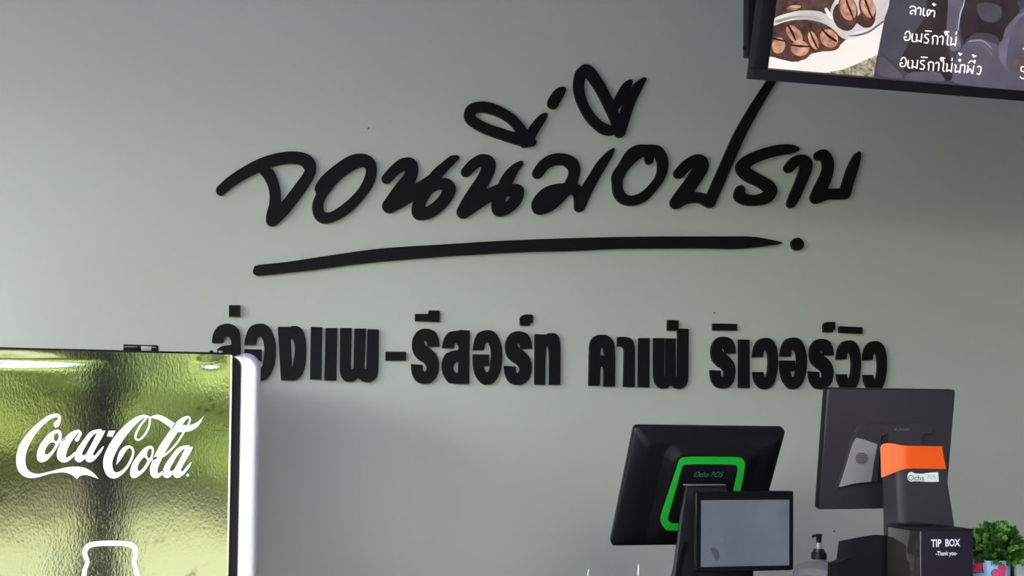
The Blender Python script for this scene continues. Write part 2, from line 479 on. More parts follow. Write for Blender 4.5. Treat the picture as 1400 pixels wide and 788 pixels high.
letter([('s', [(902,119,16),(860,118,30),(780,125,36),(690,146,38),(610,177,40),(550,212,42),(530,250,43),(570,297,42),(650,338,40),(710,378,42),(722,410,42),(690,450,42),(620,468,36),(560,466,36),(515,445,38),(508,425,34),(515,397,31)])], E, 'black handwritten S-shaped Thai letter right of the long stroke', SG)
letter([('s', [(848,247,33),(885,207,36),(930,193,36),(964,215,40),(958,268,38),(922,360,36),(885,445,35),(862,492,29)])], E, 'black handwritten hook-shaped Thai letter, second from the right end of the script', SG)
letter([('s', [(1056,163,34),(1085,160,38),(1112,200,37),(1113,262,36),(1092,330,40),(1060,395,42),(1036,450,41)]),
        ('s', [(1036,450,41),(1110,428,36),(1180,425,36),(1230,424,37)]),
        ('s', [(1230,424,36),(1254,340,35),(1284,250,34),(1308,185,26),(1322,150,14)])], E, 'black handwritten U-shaped Thai letter at the right end of the script', SG)
ZP = (0, 0, 1.0)
letter([('c', [(347,367),(353,362.5),(393.7,358),(450,349.5),(519.6,340),(600,334.6),(710,328.2),(850,324),(990,323.3),(1028.8,323.8),(1050,327),(1070,332.3),(1043,336.8),(1007.4,340),(950,339.3),(850,340),(780,343),(710,344.6),(600,351),(500,359.5),(430,368.5),(361,376),(350,375.8),(346,372)])], ZP, 'long black tapering underline stroke beneath the handwritten script', SG, cat='underline', name='sign_underline')
letter([('l', [(1090.8,333.3,8.2),(1091.2,334.2,8.2)])], ZP, 'small round black full stop at the right end of the underline', SG, name='sign_dot', cat='dot')

# ------------------------------------------------------------------ block lettering
G = (280, 405, 5.0); Hc = (520, 405, 5.0); I_ = (780, 405, 5.0); J = (950, 405, 5.0)
BG = 'black block sign letters on the wall'
def T_map(pts, src, dst):
    sx0, sy0, sx1, sy1 = src; dx0, dy0, dx1, dy1 = dst
    return [(dx0 + (x-sx0)/(sx1-sx0)*(dx1-dx0), dy0 + (y-sy0)/(sy1-sy0)*(dy1-dy0)) for x, y in pts]
def D2(*pts): return list(pts)
# corner-preserving smooth outline: points repeated mark corners
def c_(pts): 
    out = []
    for p in pts:
        if len(p) == 3: out += [(p[0], p[1])]*3
        else: out.append(p)
    return out
RO = c_([(405,345,1),(398,290),(370,240),(310,222),(258,238),(225,290),(220,350),(235,400),(270,437),(300,455),(318,478),(320,500),(305,518),(292,505),(290,470,1),(212,465,1),(220,530),(250,582),(300,600),(350,590),(390,545),(402,470),(390,415),(355,370),(322,347),(302,325),(302,310),(313,304),(324,320),(328,345,1)])
OOu = c_([(635,370,1),(645,310),(670,255),(715,234),(765,237),(800,268),(828,335),(835,410),(825,500),(790,578),(740,605),(695,595),(655,545),(638,480),(635,398,1),(745,400,1),(745,475,1),(708,478,1),(716,508),(732,522),(750,500),(762,410),(755,345),(735,315),(718,330),(710,370,1)])
WO = c_([(400,418,1),(410,350),(440,300),(490,285),(530,300),(560,350),(570,440),(562,530),(540,600),(500,632),(460,632),(425,600),(408,560),(403,518,1),(468,518,1),(475,545),(488,556),(500,530),(507,460),(502,390),(485,362),(472,380),(467,415,1)])
def ro(dst): return [('c', T_map(RO, (212,222,405,600), dst))]
def oo(dst): return [('c', T_map(OOu, (635,234,835,605), dst))]
def wo(dst): return [('c', T_map(WO, (400,285,570,632), dst))]
def pl(*pts): return ('p', list(pts))
letter([('c', c_([(48,318,1),(55,265),(85,212),(135,190),(180,192),(225,222),(245,290),(245,578,1),(125,575),(75,540),(58,480),(62,415),(85,365),(120,342),(172,335),(182,322),(172,288),(150,271),(132,290),(125,318,1)])),
        ('nc', [(175,430),(145,440),(135,470),(142,500),(175,505)])], G, 'black block Thai letter partly cut off by the fridge top, first of the line', BG)
letter([pl((165,62),(243,62),(243,138),(165,138))], G, 'small black square tone mark above the left end of the block line', BG, name='tone_mark')
letter([('c', T_map(OOu, (635,234,835,605), (270,190,488,580)))], G, 'black block open-ring Thai letter partly hidden by the silver fridge door', BG)
letter([('c', c_([(500,210,1),(585,210,1),(600,204),(640,208),(672,240),(690,300),(695,380),(686,480),(660,545),(620,574),(600,575,1),(522,573,1)])),
        ('nc', [(590,290),(608,302),(618,345),(616,400),(608,450),(599,490),(594,400)])], G, 'black block D-shaped Thai letter with a narrow slit, left of the two plain bars', BG)
letter([pl((727,210),(805,213),(798,570),(722,568))], G, 'left one of the paired plain black bars in the block line', BG)
letter([pl((828,218),(908,218),(900,577),(820,575))], G, 'right one of the paired plain black bars, beside the W-shaped letter', BG)
letter([pl((928,218),(1005,218),(1000,485),(1004,495),(1010,500),(1017,495),(1020,485),(1025,222),(1103,222),(1093,490),(1099,502),(1108,490),(1115,226),(1190,228),(1187,500),(1180,545),(1165,570),(1140,586),(1105,590),(1075,580),(1056,560),(1048,562),(1020,583),(985,587),(955,577),(935,550),(924,510))], G, 'black block W-shaped Thai letter just left of the dash', BG)
letter([pl((38,380),(176,381),(176,441),(38,440))], Hc, 'short black dash after the W-shaped letter', BG, name='sign_dash', cat='dash')
letter(ro((212,222,405,600)), Hc, 'black block S-shaped Thai letter right after the dash', BG)
letter([pl((240,122),(330,122),(335,97),(406,99),(406,176),(240,170))], Hc, 'black stepped bar vowel mark above the S-shaped letter beside the dash', BG, name='vowel_mark')
letter([('c', c_([(425,355,1),(440,290),(470,248),(510,238),(540,236,1),(542,231,1),(612,235,1),(607,600,1),(500,598),(465,585),(435,540),(423,490),(427,440),(450,395),(490,375),(532,368),(538,345),(520,318),(508,330),(503,355,1)])),
        ('nc', c_([(537,450,1),(515,456),(502,480),(502,505),(515,523),(535,525,1)]))], Hc, 'black block Thai letter like a lowercase a, between S-shaped and open-ring letters', BG)
letter(oo((635,234,835,605)), Hc, 'black block open-ring Thai letter in the middle of the first word', BG)
letter(ro((850,240,1038,608)), Hc, 'black block S-shaped Thai letter under the small rounded mark, before the n-shaped letter', BG)
KAR = c_([(960,200,1),(958,160),(965,138),(990,126),(1042,127,1),(1042,182,1),(1025,182,1),(1025,201,1)])
letter([('c', KAR)], Hc, 'small black rounded-corner mark above the first word, before the n-shaped letter', BG, name='silencer_mark')
letter([('c', c_([(1060,260,1),(1140,263,1),(1150,254),(1185,253),(1215,270),(1230,330),(1231,420),(1231,606,1),(1158,606,1),(1158,400),(1152,350),(1145,340),(1137,352),(1131,400),(1128,606,1),(1058,605,1)]))], Hc, 'black block n-shaped Thai letter ending the first word', BG)
letter([('c', c_([(128,612,1),(130,500),(133,360),(145,300),(178,270),(215,264),(255,270),(290,305),(303,350),(306,450),(305,617,1),(232,617,1),(232,510),(228,488),(216,482),(206,492),(202,612,1)])),
        ('nc', c_([(205,405,1),(207,370),(218,346),(230,362),(237,406,1)]))], I_, 'black block A-shaped Thai letter starting the second word', BG)
letter([('c', c_([(325,280,1),(375,279),(415,292),(436,330),(441,380),(440,622,1),(366,620,1),(370,400),(366,358),(350,345),(325,344,1)]))], I_, 'black block hooked Thai letter after the A-shaped one', BG)
letter([pl((470,287),(542,287),(540,625),(468,622))], I_, 'plain black bar letter inside the second word', BG)
letter([pl((572,287),(645,287),(643,545),(650,553),(656,545),(658,289),(720,290),(720,545),(728,553),(735,545),(738,222),(808,224),(806,550),(800,595),(782,622),(750,636),(718,630),(695,610),(688,611),(665,628),(630,634),(603,622),(582,595),(572,545))], I_, 'black block W-shaped Thai letter with a tall right stroke, ending the second word', BG)
letter([pl((668,163),(740,166),(738,236),(666,235))], I_, 'small black square tone mark above the tall-stroked W-shaped letter', BG, name='tone_mark')
letter(ro((108,277,282,632)), J, 'black block S-shaped Thai letter starting the third word', BG)
letter([pl((127,187),(290,190),(290,235),(127,233))], J, 'flat black bar vowel mark above the first letter of the third word', BG, name='vowel_mark')
letter([pl((305,297),(375,298),(377,628),(304,627))], J, 'plain black bar letter, second in the third word', BG)
letter(wo((400,285,570,634)), J, 'black block backward-C Thai letter after the bar in the third word', BG)
letter(oo((588,285,768,635)), J, 'black block open-ring Thai letter in the third word', BG)
letter(ro((783,292,952,638)), J, 'black block S-shaped Thai letter just above the corner of the grey monitor', BG)
letter([('c', T_map(KAR, (958,126,1042,201), (883,176,960,247)))], J, 'small black rounded-corner mark above the third word, left of the bar mark', BG, name='silencer_mark')
letter(wo((973,302,1138,648)), J, 'black block backward-C Thai letter under the bar mark, above the grey monitor', BG)
letter([pl((993,206),(1147,213),(1147,258),(992,250))], J, 'flat black bar vowel mark near the right end of the third word', BG, name='vowel_mark')
letter(wo((1155,307,1315,652)), J, 'black block backward-C Thai letter at the right end of the line', BG)

# ------------------------------------------------------------------ drinks fridge
YP = -0.75                                     # plane of the side panel facing the room
FP = Plane((0, YP, 0), (0, -1, 0))
pTR = P(318, 485.5, YP); pR2 = P(328, 600, YP); dR = P(355, 600, YP)
ztop = pTR.z
xr = pTR.x; xl = xr - 0.68
fr = thing('drinks_fridge', ((xl+xr)/2, YP+0.3, 0), 'drinks fridge with mirror-like side panel reflecting greenery and a white soft drink logo', 'fridge')
M_PANEL = bpy.data.materials.new('mirror_sheet'); M_PANEL.use_nodes = True
t = M_PANEL.node_tree; b = t.nodes['Principled BSDF']
b.inputs['Metallic'].default_value = 1; b.inputs['Roughness'].default_value = 0.055; b.inputs['Base Color'].default_value = (0.80, 0.82, 0.78, 1)
tc = t.nodes.new('ShaderNodeTexCoord')
mp = t.nodes.new('ShaderNodeMapping'); mp.inputs['Scale'].default_value = (1.0, 1.0, 0.55)
n1 = t.nodes.new('ShaderNodeTexNoise'); n1.inputs['Scale'].default_value = 230; n1.inputs['Detail'].default_value = 4
n2 = t.nodes.new('ShaderNodeTexNoise'); n2.inputs['Scale'].default_value = 5.0; n2.inputs['Detail'].default_value = 2
t.links.new(tc.outputs['Object'], mp.inputs[0]); t.links.new(mp.outputs[0], n1.inputs['Vector']); t.links.new(tc.outputs['Object'], n2.inputs['Vector'])
b1 = t.nodes.new('ShaderNodeBump'); b1.inputs['Strength'].default_value = 0.10; b1.inputs['Distance'].default_value = 0.0012
b2 = t.nodes.new('ShaderNodeBump'); b2.inputs['Strength'].default_value = 0.12; b2.inputs['Distance'].default_value = 0.006
t.links.new(n2.outputs['Fac'], b2.inputs['Height']); t.links.new(n1.outputs['Fac'], b1.inputs['Height'])
t.links.new(b2.outputs[0], b1.inputs['Normal']); t.links.new(b1.outputs[0], b.inputs['Normal'])
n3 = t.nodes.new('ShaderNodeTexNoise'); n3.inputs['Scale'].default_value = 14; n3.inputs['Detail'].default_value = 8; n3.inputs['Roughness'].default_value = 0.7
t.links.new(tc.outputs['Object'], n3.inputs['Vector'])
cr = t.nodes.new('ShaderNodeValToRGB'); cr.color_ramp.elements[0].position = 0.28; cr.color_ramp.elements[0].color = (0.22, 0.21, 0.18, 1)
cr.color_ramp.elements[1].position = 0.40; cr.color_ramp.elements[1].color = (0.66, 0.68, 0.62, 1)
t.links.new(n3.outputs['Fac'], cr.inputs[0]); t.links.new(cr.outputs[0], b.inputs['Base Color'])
box('cabinet', (xl, YP+0.004, 0.06), (xr, YP+0.60, ztop), M_BLACKP, fr, bev=0.004)
# side sheet, slightly dished and with its top edge rolled back
nx, nz = 40, 200
vs = []; fs = []
zb, zt = 0.1, ztop + 0.0005
for j in range(nz+1):
    for i in range(nx+1):
        u_ = i/nx; v_ = j/nz
        x = xl+0.002 + (xr-xl-0.004)*u_; z = zb + (zt-zb)*v_
        d = 0.0016*math.sin(u_*5.1+1.2)*math.sin(v_*9) + 0.0006*math.sin(u_*13+v_*4)
        d *= min(1, (1-u_)*12, u_*12, (1-v_)*18)
        e = (zt - z)
        # pressed crease that runs along the top, deeper to the left
        cz = 0.024 - 0.004*u_; am = 0.0055*min(1, max(0, (0.60-u_)/0.30)) + 0.004*math.exp(-((u_-0.93)/0.03)**2)
        d += am*math.exp(-((e-cz)/0.011)**2)
        vs.append((x, YP-0.0008-0.001+d*0.5, z))
for j in range(nz):
    for i in range(nx):
        a = j*(nx+1)+i; fs.append((a, a+1, a+nx+2, a+nx+1))
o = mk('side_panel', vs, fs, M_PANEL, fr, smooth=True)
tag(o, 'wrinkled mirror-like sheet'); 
box('top_edge', (xl-0.002, YP-0.003, ztop), (xr+0.001, YP+0.60, ztop+0.005), M_GASKET, fr, bev=0.001)
box('edge_trim', (xr-0.0045, YP-0.0045, 0.08), (xr+0.0005, YP, ztop-0.001), mat('aluminium_trim', (0.55, 0.50, 0.44), 0.35, metal=0.9), fr, bev=0.0008)
# gasket and silver door, top corner rounded
xg1 = P(327.5, 600, YP).x; xd = P(355, 600, YP).x; zd = P(335, 482.6, YP).z
def arch(name, x0, x1, ztp, rad, y0, y1, m, inset=0.006):
    rings = []
    for (yy, ins) in ((y0+inset, 0.0), (y0+inset*0.3, inset*0.3*0.4), (y0, inset*0.9), ):
        pass
    prof = lambda ins: [(x0, 0.08), (x0, ztp-ins)] + [(x1-ins-rad+rad*math.sin(R(a)), ztp-ins-rad+rad*math.cos(R(a))) for a in range(0, 91, 6)] + [(x1-ins, 0.08)]
    rings = [[(x, y, z) for x, z in prof(i)] for y, i in ((y0, inset), (y0+inset*0.3, inset*0.3), (y0+inset, 0), (y1, 0))]
    return loft(name, rings, m, fr, autosmooth=30)
M_DOOR = mat('brushed_silver', (0.80, 0.79, 0.79), 0.36, metal=0.55, bump=0.02, bscale=300, stretch=(1, 1, 0.1))
arch('door_gasket', xr, xg1+0.012, zd-0.010, 0.022, YP+0.006, YP+0.58, M_GASKET, 0.003)
# door: outer rounded corner and inner rounded corner, front edge softly bulging
def door_prof(ins, bul):
    ro_, ri = 0.036, 0.024
    xo = xd-ins; zo = zd-ins; xi = xg1+ins*0.4; zi = zd-0.012+ins*0.2
    p = [(xo-ro_+ro_*math.sin(R(a)), zo-ro_+ro_*math.cos(R(a))) for a in range(0, 91, 6)]
    zz = np.linspace(zo-ro_-0.05, 0.08, 6)
    p += [(xo, z) for z in zz]
    p += [(xi, z) for z in zz[::-1]]
    p += [(xi-ri+ri*math.cos(R(a)), zi-ri+ri*math.sin(R(a))) for a in range(0, 91, 6)]
    p += [(xi-ri-0.002, zo)] if False else []
    return p
rings = [[(x, y, z) for x, z in door_prof(i, 0)] for y, i in ((YP-0.006, 0.012), (YP-0.004, 0.006), (YP+0.002, 0.002), (YP+0.010, 0), (YP+0.59, 0))]
tag(loft('door', rings, M_DOOR, fr, autosmooth=50), 'silver rounded door edge')
# closer box and hinge screws on top
def topbox(name, x0, x1, h, y0, y1, m): return box(name, (x0, y0, ztop+0.005), (x1, y1, ztop+0.005+h), m, fr, bev=0.0015)
ya = YP+0.05
bx0 = P(168.5, 475, ya).x; bx1 = P(216, 475, ya).x; hz_ = P(190, 471.5, ya).z - ztop - 0.005
tb = topbox('cover_box', bx0, bx1, hz_, ya, ya+0.09, M_BLACKG)
box('cover_box_window', (P(193, 475, ya).x, ya-0.002, ztop+0.007), (P(207, 475, ya).x, ya+0.001, ztop+hz_+0.002), mat('grey_window', (0.34, 0.34, 0.36), 0.3), tb, bev=0.0005)
for px in (289, 296, 302):
    x = P(px, 480, YP+0.02).x
    lathe('hinge_screw', [(0.0001, 0), (0.005, 0), (0.005, 0.003), (0.003, 0.0055), (0.0001, 0.0058)], (x, YP+0.02, ztop+0.005), M_SILV if px > 290 else M_BLACKG, fr, n=12)
for sx in (xl+0.05, xr-0.05):
    for sy in (YP+0.06, YP+0.54):
        lathe('foot', [(0.0001, 0), (0.022, 0), (0.022, 0.062), (0.0001, 0.062)], (sx, sy, 0.0), M_BLACKP, fr, n=14)
# logo
K = (10, 550, 6.566); L_ = (130, 550, 6.566)
sh = prep([
 ('c', [(448,104),(475,120),(481,160),(465,210),(437,229),(417,215),(420,183),(440,165),(457,152),(440,138),(400,147),(350,182),(280,252),(220,340),(177,430),(160,520),(172,590),(210,630),(280,645),(380,625),(470,600),(560,583),(650,582),(720,602),(780,645),(815,686),(815,690),(760,668),(700,655),(652,665),(625,690),(622,690),(590,662),(540,638),(480,632),(380,645),(280,675),(200,683),(140,660),(95,610),(79,530),(90,440),(130,350),(210,248),(300,168),(380,115)]),
 ], K)
def P2(shapes, T): return prep(shapes, T)
def logo(nm, groups, label=None):
    allsh = []
    for shp, T in groups: allsh += prep(shp, T)
    return cutout(nm, allsh, (0, 0, 1.0), FP, 0.0035, 0.0004, M_WHITE, fr, step=0.33, tol=0.05)
_prep = prep
def prep(shapes, T):                      # already prepared shapes pass through
    if T == (0, 0, 1.0) and shapes and shapes[0][0] == 'raw': return shapes[1]
    return _prep(shapes, T)
def logo_piece(groups, nm='logo_letter'):
    allsh = []
    for shp, T in groups: allsh += _prep(shp, T)
    return cutout(nm, [('raw',), allsh], (0, 0, 1.0), FP, 0.0035, 0.0004, M_WHITE, fr, step=0.33, tol=0.05)
logo_piece([([('c', [(448,104),(475,120),(481,160),(465,210),(437,229),(417,215),(420,183),(440,165),(457,152),(440,138),(400,147),(350,182),(280,252),(220,340),(177,430),(160,520),(172,590),(210,630),(280,645),(380,625),(470,600),(560,583),(650,582),(720,602),(780,645),(815,686),(815,690),(760,668),(700,655),(652,665),(625,690),(622,690),(590,662),(540,638),(480,632),(380,645),(280,675),(200,683),(140,660),(95,610),(79,530),(90,440),(130,350),(210,248),(300,168),(380,115)])], K)])
logo_piece([([('c', [(450,248),(480,265),(487,310),(470,370),(420,450),(360,520),(310,542),(275,525),(265,480),(280,410),(330,330),(390,270)]),
   ('nc', [(400,362),(432,378),(400,436),(360,470),(338,465),(340,430),(365,385)]), ('nc', [(415,305),(436,280),(458,284),(462,315),(445,350),(422,345)]),
   ('s', [(438,362,7),(478,360,9),(520,325,8)])], K)])
logo_piece([([('s', [(625,338,18),(640,310,15),(655,280,14),(632,262,14),(580,300,28),(525,370,37),(492,440,42),(487,495,38),(520,520,22),(565,500,15),(612,455,10)])], K)])
ABOWL = [('c', [(850,255),(790,249),(735,275),(680,345),(622,430),(604,500),(615,528),(650,542),(690,515),(735,460),(790,370)]), ('nc', [(808,285),(785,286),(740,335),(690,420),(670,465),(682,478),(712,462),(750,400),(790,335)]),
   ('p', [(812,262),(880,257),(862,300),(800,405),(768,468),(775,482),(792,474),(825,432),(862,395),(868,402),(842,450),(800,505),(765,535),(735,543),(708,532),(698,500),(715,452),(760,370)])]
logo_piece([(ABOWL, K)])
logo_piece([([('p', [(122,258),(182,256),(158,312),(105,308)])], L_)], 'logo_hyphen')
logo_piece([([('s', [(485,138,10),(440,128,14),(380,155,24),(310,212,32),(225,310,40),(160,410,42),(118,510,42),(115,580,40),(138,640,36),(180,658,28),(225,642,18),(272,602,13),(313,540,11),(340,470,10),(338,425,10),(312,402,11),(283,410,16),(250,440,22),(228,482,22),(208,525,12),(192,560,3)]),
   ('s', [(455,150,8),(410,205,9),(372,275,10),(362,320,10),(385,340,9),(425,318,9),(468,258,9),(488,200,9),(492,150,9)]),
   ('c', [(488,140),(540,116),(600,122),(665,158),(728,196),(728,196),(688,242),(688,242),(640,205),(580,165),(530,148)])], L_)])
logo_piece([([('c', [(490,392),(520,405),(528,450),(510,510),(460,600),(400,660),(350,685),(320,668),(315,620),(335,550),(390,470),(440,415)]),
   ('nc', [(468,448),(488,420),(506,425),(507,462),(490,505),(468,490)]), ('nc', [(440,497),(470,520),(440,580),(400,620),(382,608),(385,570),(410,525)]), ('s', [(465,508,8),(505,522,9),(545,500,9)])], L_)])
logo_piece([([('s', [(838,198,8),(853,160,8),(838,135,9),(795,155,20),(740,215,32),(675,310,34),(605,420,36),(555,520,36),(527,600,34),(535,650,32),(570,658,18),(615,622,9)]), ('s', [(795,275,9),(740,360,9),(680,430,9),(615,485,9)]),
   ('c', [(765,213),(830,207),(880,198),(932,168),(978,122),(978,124),(945,190),(900,238),(850,262),(795,270),(740,266)])], L_)])
A2 = [(k, [(x*1.0-25+((0)), y) for x, y in q]) for k, q in ABOWL]
A2 = [(k, [(605+(x-604)*1.0, 393+(y-249)*0.99) for x, y in q]) for k, q in ABOWL]
logo_piece([(A2, L_)])
cutout('trademark_dot', [('l', [(831,657,14),(832,658,14)])], L_, FP, 0.0035, 0.0004, mat('pale_green_ink', (0.55, 0.68, 0.35), 0.5), fr, step=0.33)
cutout('bottle_outline', [('s', [(160,1500,40),(200,1150,40),(282,800,40),(300,690,36),(333,600,34),(335,540,34),(300,450,38),(310,370,40),(380,300,42),(520,275,40),(720,268,40),(920,275,40),(1040,300,42),(1100,370,42),(1105,470,38),(1075,545,36),(1095,640,36),(1130,780,40),(1220,1150,40),(1260,1500,40)])], (90, 720, 11.59), FP, 0.0035, 0.0004, M_WHITE, fr, step=0.4)

# ------------------------------------------------------------------ menu board
YB = -1.0
tilt = R(17.5); yb = R(-1.0)
bu = Vector((math.cos(yb), math.sin(yb), 0)); bn0 = Vector((math.sin(yb), -math.cos(yb), 0))
bv = (bn0 * math.sin(tilt) + Vector((0, 0, math.cos(tilt)))).normalized()
bn = bu.cross(bv).normalized()
bo = P(1027.5, 108.5, YB)
FR = (bo, bu, bv, bn)
BP = Plane(bo, bn)
def uv(px, py, off=0.0):
    q = BP.at(px, py, off) - bo
    return q.dot(bu), q.dot(bv)
W_, H_ = 1.25, 0.72
iu, iv = uv(1049, 94); 
print('BOARD inner', iu, iv, uv(1400, 137.5), uv(1400, 122), uv(1044, 0), uv(1062, 0))
brd = thing('menu_board', bo + bu*W_/2, 'tilted hanging black-framed menu board with a coffee bean picture and white Thai writing', 'menu board')
M_FRAME = mat('board_frame', (0.015, 0.013, 0.018), 0.45, spec=0.18)
fw = 0.026
box('frame_bar', (0, 0, -0.035), (W_, fw, 0.006), M_FRAME, brd, bev=0.002, frame=FR)
box('frame_bar', (0, H_-fw, -0.035), (W_, H_, 0.006), M_FRAME, brd, bev=0.002, frame=FR)
box('frame_bar', (0, fw, -0.035), (iu, H_-fw, 0.006), M_FRAME, brd, bev=0.002, frame=FR)
box('frame_bar', (W_-fw, fw, -0.035), (W_, H_-fw, 0.006), M_FRAME, brd, bev=0.002, frame=FR)
box('backing', (0.006, 0.006, -0.033), (W_-0.006, H_-0.006, -0.004), M_BLACKP, brd, frame=FR)
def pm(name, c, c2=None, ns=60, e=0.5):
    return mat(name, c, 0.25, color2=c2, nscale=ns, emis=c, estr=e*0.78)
Mx = (1200, 0, 5.63); N_ = (1040, 0, 7.16)
box('print_sheet', (iu, fw, -0.004), (W_-fw, H_-fw, 0.0), pm('menu_base', (0.050, 0.045, 0.058), (0.075, 0.068, 0.085), 6, 0.55), brd, frame=FR)
lay = [0.0]
def pr(name, shapes, T, m, step=0.6):
    lay[0] += 0.00008
    return cutout(name, shapes, T, BP, lay[0], 0.0002, m, brd, step=step, tol=0.08)
S3 = 0.55
vio = pm('print_violet', (0.115, 0.103, 0.135), (0.080, 0.073, 0.098), 9, S3)
vio2 = pm('print_violet_light', (0.175, 0.155, 0.205), (0.105, 0.095, 0.130), 14, S3)
brn = pm('print_brown', (0.024, 0.016, 0.017), (0.045, 0.033, 0.034), 9, S3)
pr('print_shape', [('c', [(100,-60),(330,-60),(400,0),(370,110),(300,220),(200,390),(185,480),(120,470),(50,420),(20,330),(50,180)])], Mx, pm('print_slate', (0.082, 0.078, 0.098), (0.060, 0.057, 0.072), 8, S3))
pr('print_shape', [('c', [(30,430),(110,500),(170,560),(185,600),(20,585),(0,500)])], Mx, vio)
pr('print_shape', [('c', [(1126,60),(1060,130),(1000,230),(960,340),(880,330),(800,300),(700,310),(650,370),(600,450),(580,540),(600,640),(1140,700),(1300,690),(1300,40)])], Mx, vio)
pr('print_shape', [('c', [(1150,90),(1085,150),(1030,250),(1000,370),(990,500),(1010,560),(950,480),(930,360),(985,220),(1070,120)])], Mx, vio2)
pr('print_shape', [('c', [(545,-60),(680,-60),(650,60),(625,130),(620,250),(640,360),(600,395),(560,385),(540,300),(530,150)])], Mx, vio2)
pr('print_shape', [('c', [(390,-60),(530,-60),(530,200),(515,330),(545,390),(575,600),(495,610),(490,562),(400,545),(235,560),(195,520),(190,440),(220,370),(300,230),(370,110)])], Mx, brn)
pr('print_shape', [('c', [(250,560),(330,552),(420,560),(490,580),(500,625),(220,610)])], Mx, vio)
pr('print_shape', [('c', [(690,-60),(655,60),(638,140),(640,260),(670,340),(690,300),(750,255),(860,258),(920,285),(940,325),(962,300),(985,215),(1050,140),(1095,80),(1075,20),(1080,-60)])], Mx, brn)
pr('print_shape', [('c', [(760,40),(850,20),(940,50),(950,120),(900,170),(800,150)])], Mx, pm('print_grey', (0.085, 0.08, 0.095), (0.06, 0.05, 0.06), 9, S3))
pr('print_streak', [('s', [(668,-20,4),(660,40,4),(640,90,5),(628,150,4),(618,240,2)])], Mx, pm('print_pale', (0.5, 0.48, 0.52), None, 9, S3))
pr('print_streak', [('s', [(700,318,5),(800,312,5),(850,345,4),(880,375,2)])], Mx, pm('print_pale2', (0.32, 0.29, 0.34), None, 9, S3))
pr('print_streak', [('s', [(690,360,3),(780,340,4),(850,380,4),(880,430,3)])], Mx, vio2)
pr('print_streak', [('s', [(400,548,4),(440,560,4),(490,578,3)])], Mx, vio2)
pr('print_bean', [('l', [(1095,498,58),(1105,498,58)])], Mx, pm('print_bean_dark', (0.075, 0.05, 0.05), (0.13, 0.09, 0.08), 20, S3))
# coffee picture
pic = [(158,-60),(160,0),(60,665),(640,714),(1105,753),(1240,0),(1250,-60)]
pr('picture', [('p', pic)], N_, pm('picture_shadow', (0.04, 0.022, 0.02), (0.10, 0.055, 0.048), 45, 0.75))
crm = pm('picture_cream', (0.74, 0.68, 0.62), (0.66, 0.61, 0.55), 6, 0.75)
pr('picture_plate', [('p', [(76,553),(130,560),(200,582),(300,605),(370,605),(420,575),(500,525),(600,505),(700,500),(760,460),(830,390),(960,370),(1060,330),(1160,240),(1205,190),(1240,0),(1245,-30),(1242,20),(1142,545),(1020,610),(900,660),(800,690),(640,714),(60,665)])], N_, crm)
pr('picture_cloth', [('p', [(640,713),(800,682),(900,645),(1020,590),(1142,535),(1105,752)])], N_, pm('picture_cloth', (0.10, 0.08, 0.05), (0.42, 0.38, 0.26), 120, 0.7))
slv = pm('picture_silver', (0.62, 0.60, 0.57), (0.38, 0.36, 0.34), 12, 0.75)
pr('picture_spoon', [('c', [(675,120),(700,50),(760,-30),(900,-60),(1240,-60),(1215,170),(1100,300),(960,370),(870,387),(790,368),(700,280),(600,225),(480,195),(350,195),(230,215),(128,250),(140,175),(280,125),(400,103),(560,108),(640,138)])], N_, slv)
pr('picture_spoon', [('c', [(150,200),(280,165),(400,150),(520,160),(600,190),(560,195),(440,172),(300,182),(160,225)])], N_, pm('picture_grey', (0.22, 0.2, 0.18), (0.35, 0.32, 0.3), 12, 0.75))
pr('picture_spoon', [('c', [(712,170),(740,70),(800,-60),(1230,-60),(1190,120),(1060,250),(900,320),(820,300),(740,240)])], N_, pm('picture_bowl', (0.55, 0.53, 0.50), (0.42, 0.40, 0.38), 8, 0.75))
pr('picture_shadow', [('c', [(705,150),(730,60),(790,40),(860,180),(960,150),(1010,60),(1120,160),(1090,255),(1020,272),(960,240),(940,230),(890,290),(820,300),(740,250)])], N_, pm('picture_dark', (0.05, 0.03, 0.028), None, 9, 0.75))
pr('picture_streak', [('s', [(860,350,4),(950,345,9),(1060,310,9),(1140,255,10),(1215,200,7)])], N_, pm('picture_rim', (0.12, 0.11, 0.10), None, 9, 0.75))
pr('picture_streak', [('s', [(640,90,14),(655,120,18),(690,170,18)])], N_, crm)
ba = pm('picture_bean_light', (0.26, 0.11, 0.07), (0.55, 0.31, 0.21), 60, 0.75)
bb = pm('picture_bean_brown', (0.13, 0.045, 0.03), (0.06, 0.022, 0.016), 60, 0.75)
bd = pm('picture_slit', (0.022, 0.01, 0.009), None, 9, 0.75)
def bean(cx, cy, rx, ry, a, light, slit):
    def el(cx, cy, rx, ry, n=12):
        return [(cx + rx*math.cos(2*math.pi*k/n)*math.cos(a) - ry*math.sin(2*math.pi*k/n)*math.sin(a), cy + rx*math.cos(2*math.pi*k/n)*math.sin(a) + ry*math.sin(2*math.pi*k/n)*math.cos(a)) for k in range(n)]
    pr('picture_bean', [('c', el(cx, cy, rx, ry))], N_, bb)
    pr('picture_bean', [('c', el(cx+light[0], cy+light[1], rx*0.86, ry*0.8))], N_, ba)
    pr('picture_bean', [('s', slit)], N_, bd)
bean(855, 100, 92, 150, R(-14), (0, -18), [(830,-40,8),(850,40,9),(880,110,10),(910,190,6)])
bean(1045, 80, 78, 140, R(-16), (5, -15), [(1010,-40,10),(1040,50,9),(1070,130,9),(1100,190,5)])
bean(325, 80, 80, 30, R(-8), (0, -6), [(270,90,3),(380,80,3)])
bean(180, 450, 75, 100, R(10), (-5, -5), [(110,375,8),(180,390,10),(250,405,6)])
bean(330, 340, 120, 75, R(50), (0, -5), [(270,250,10),(310,320,12),(340,390,8)])
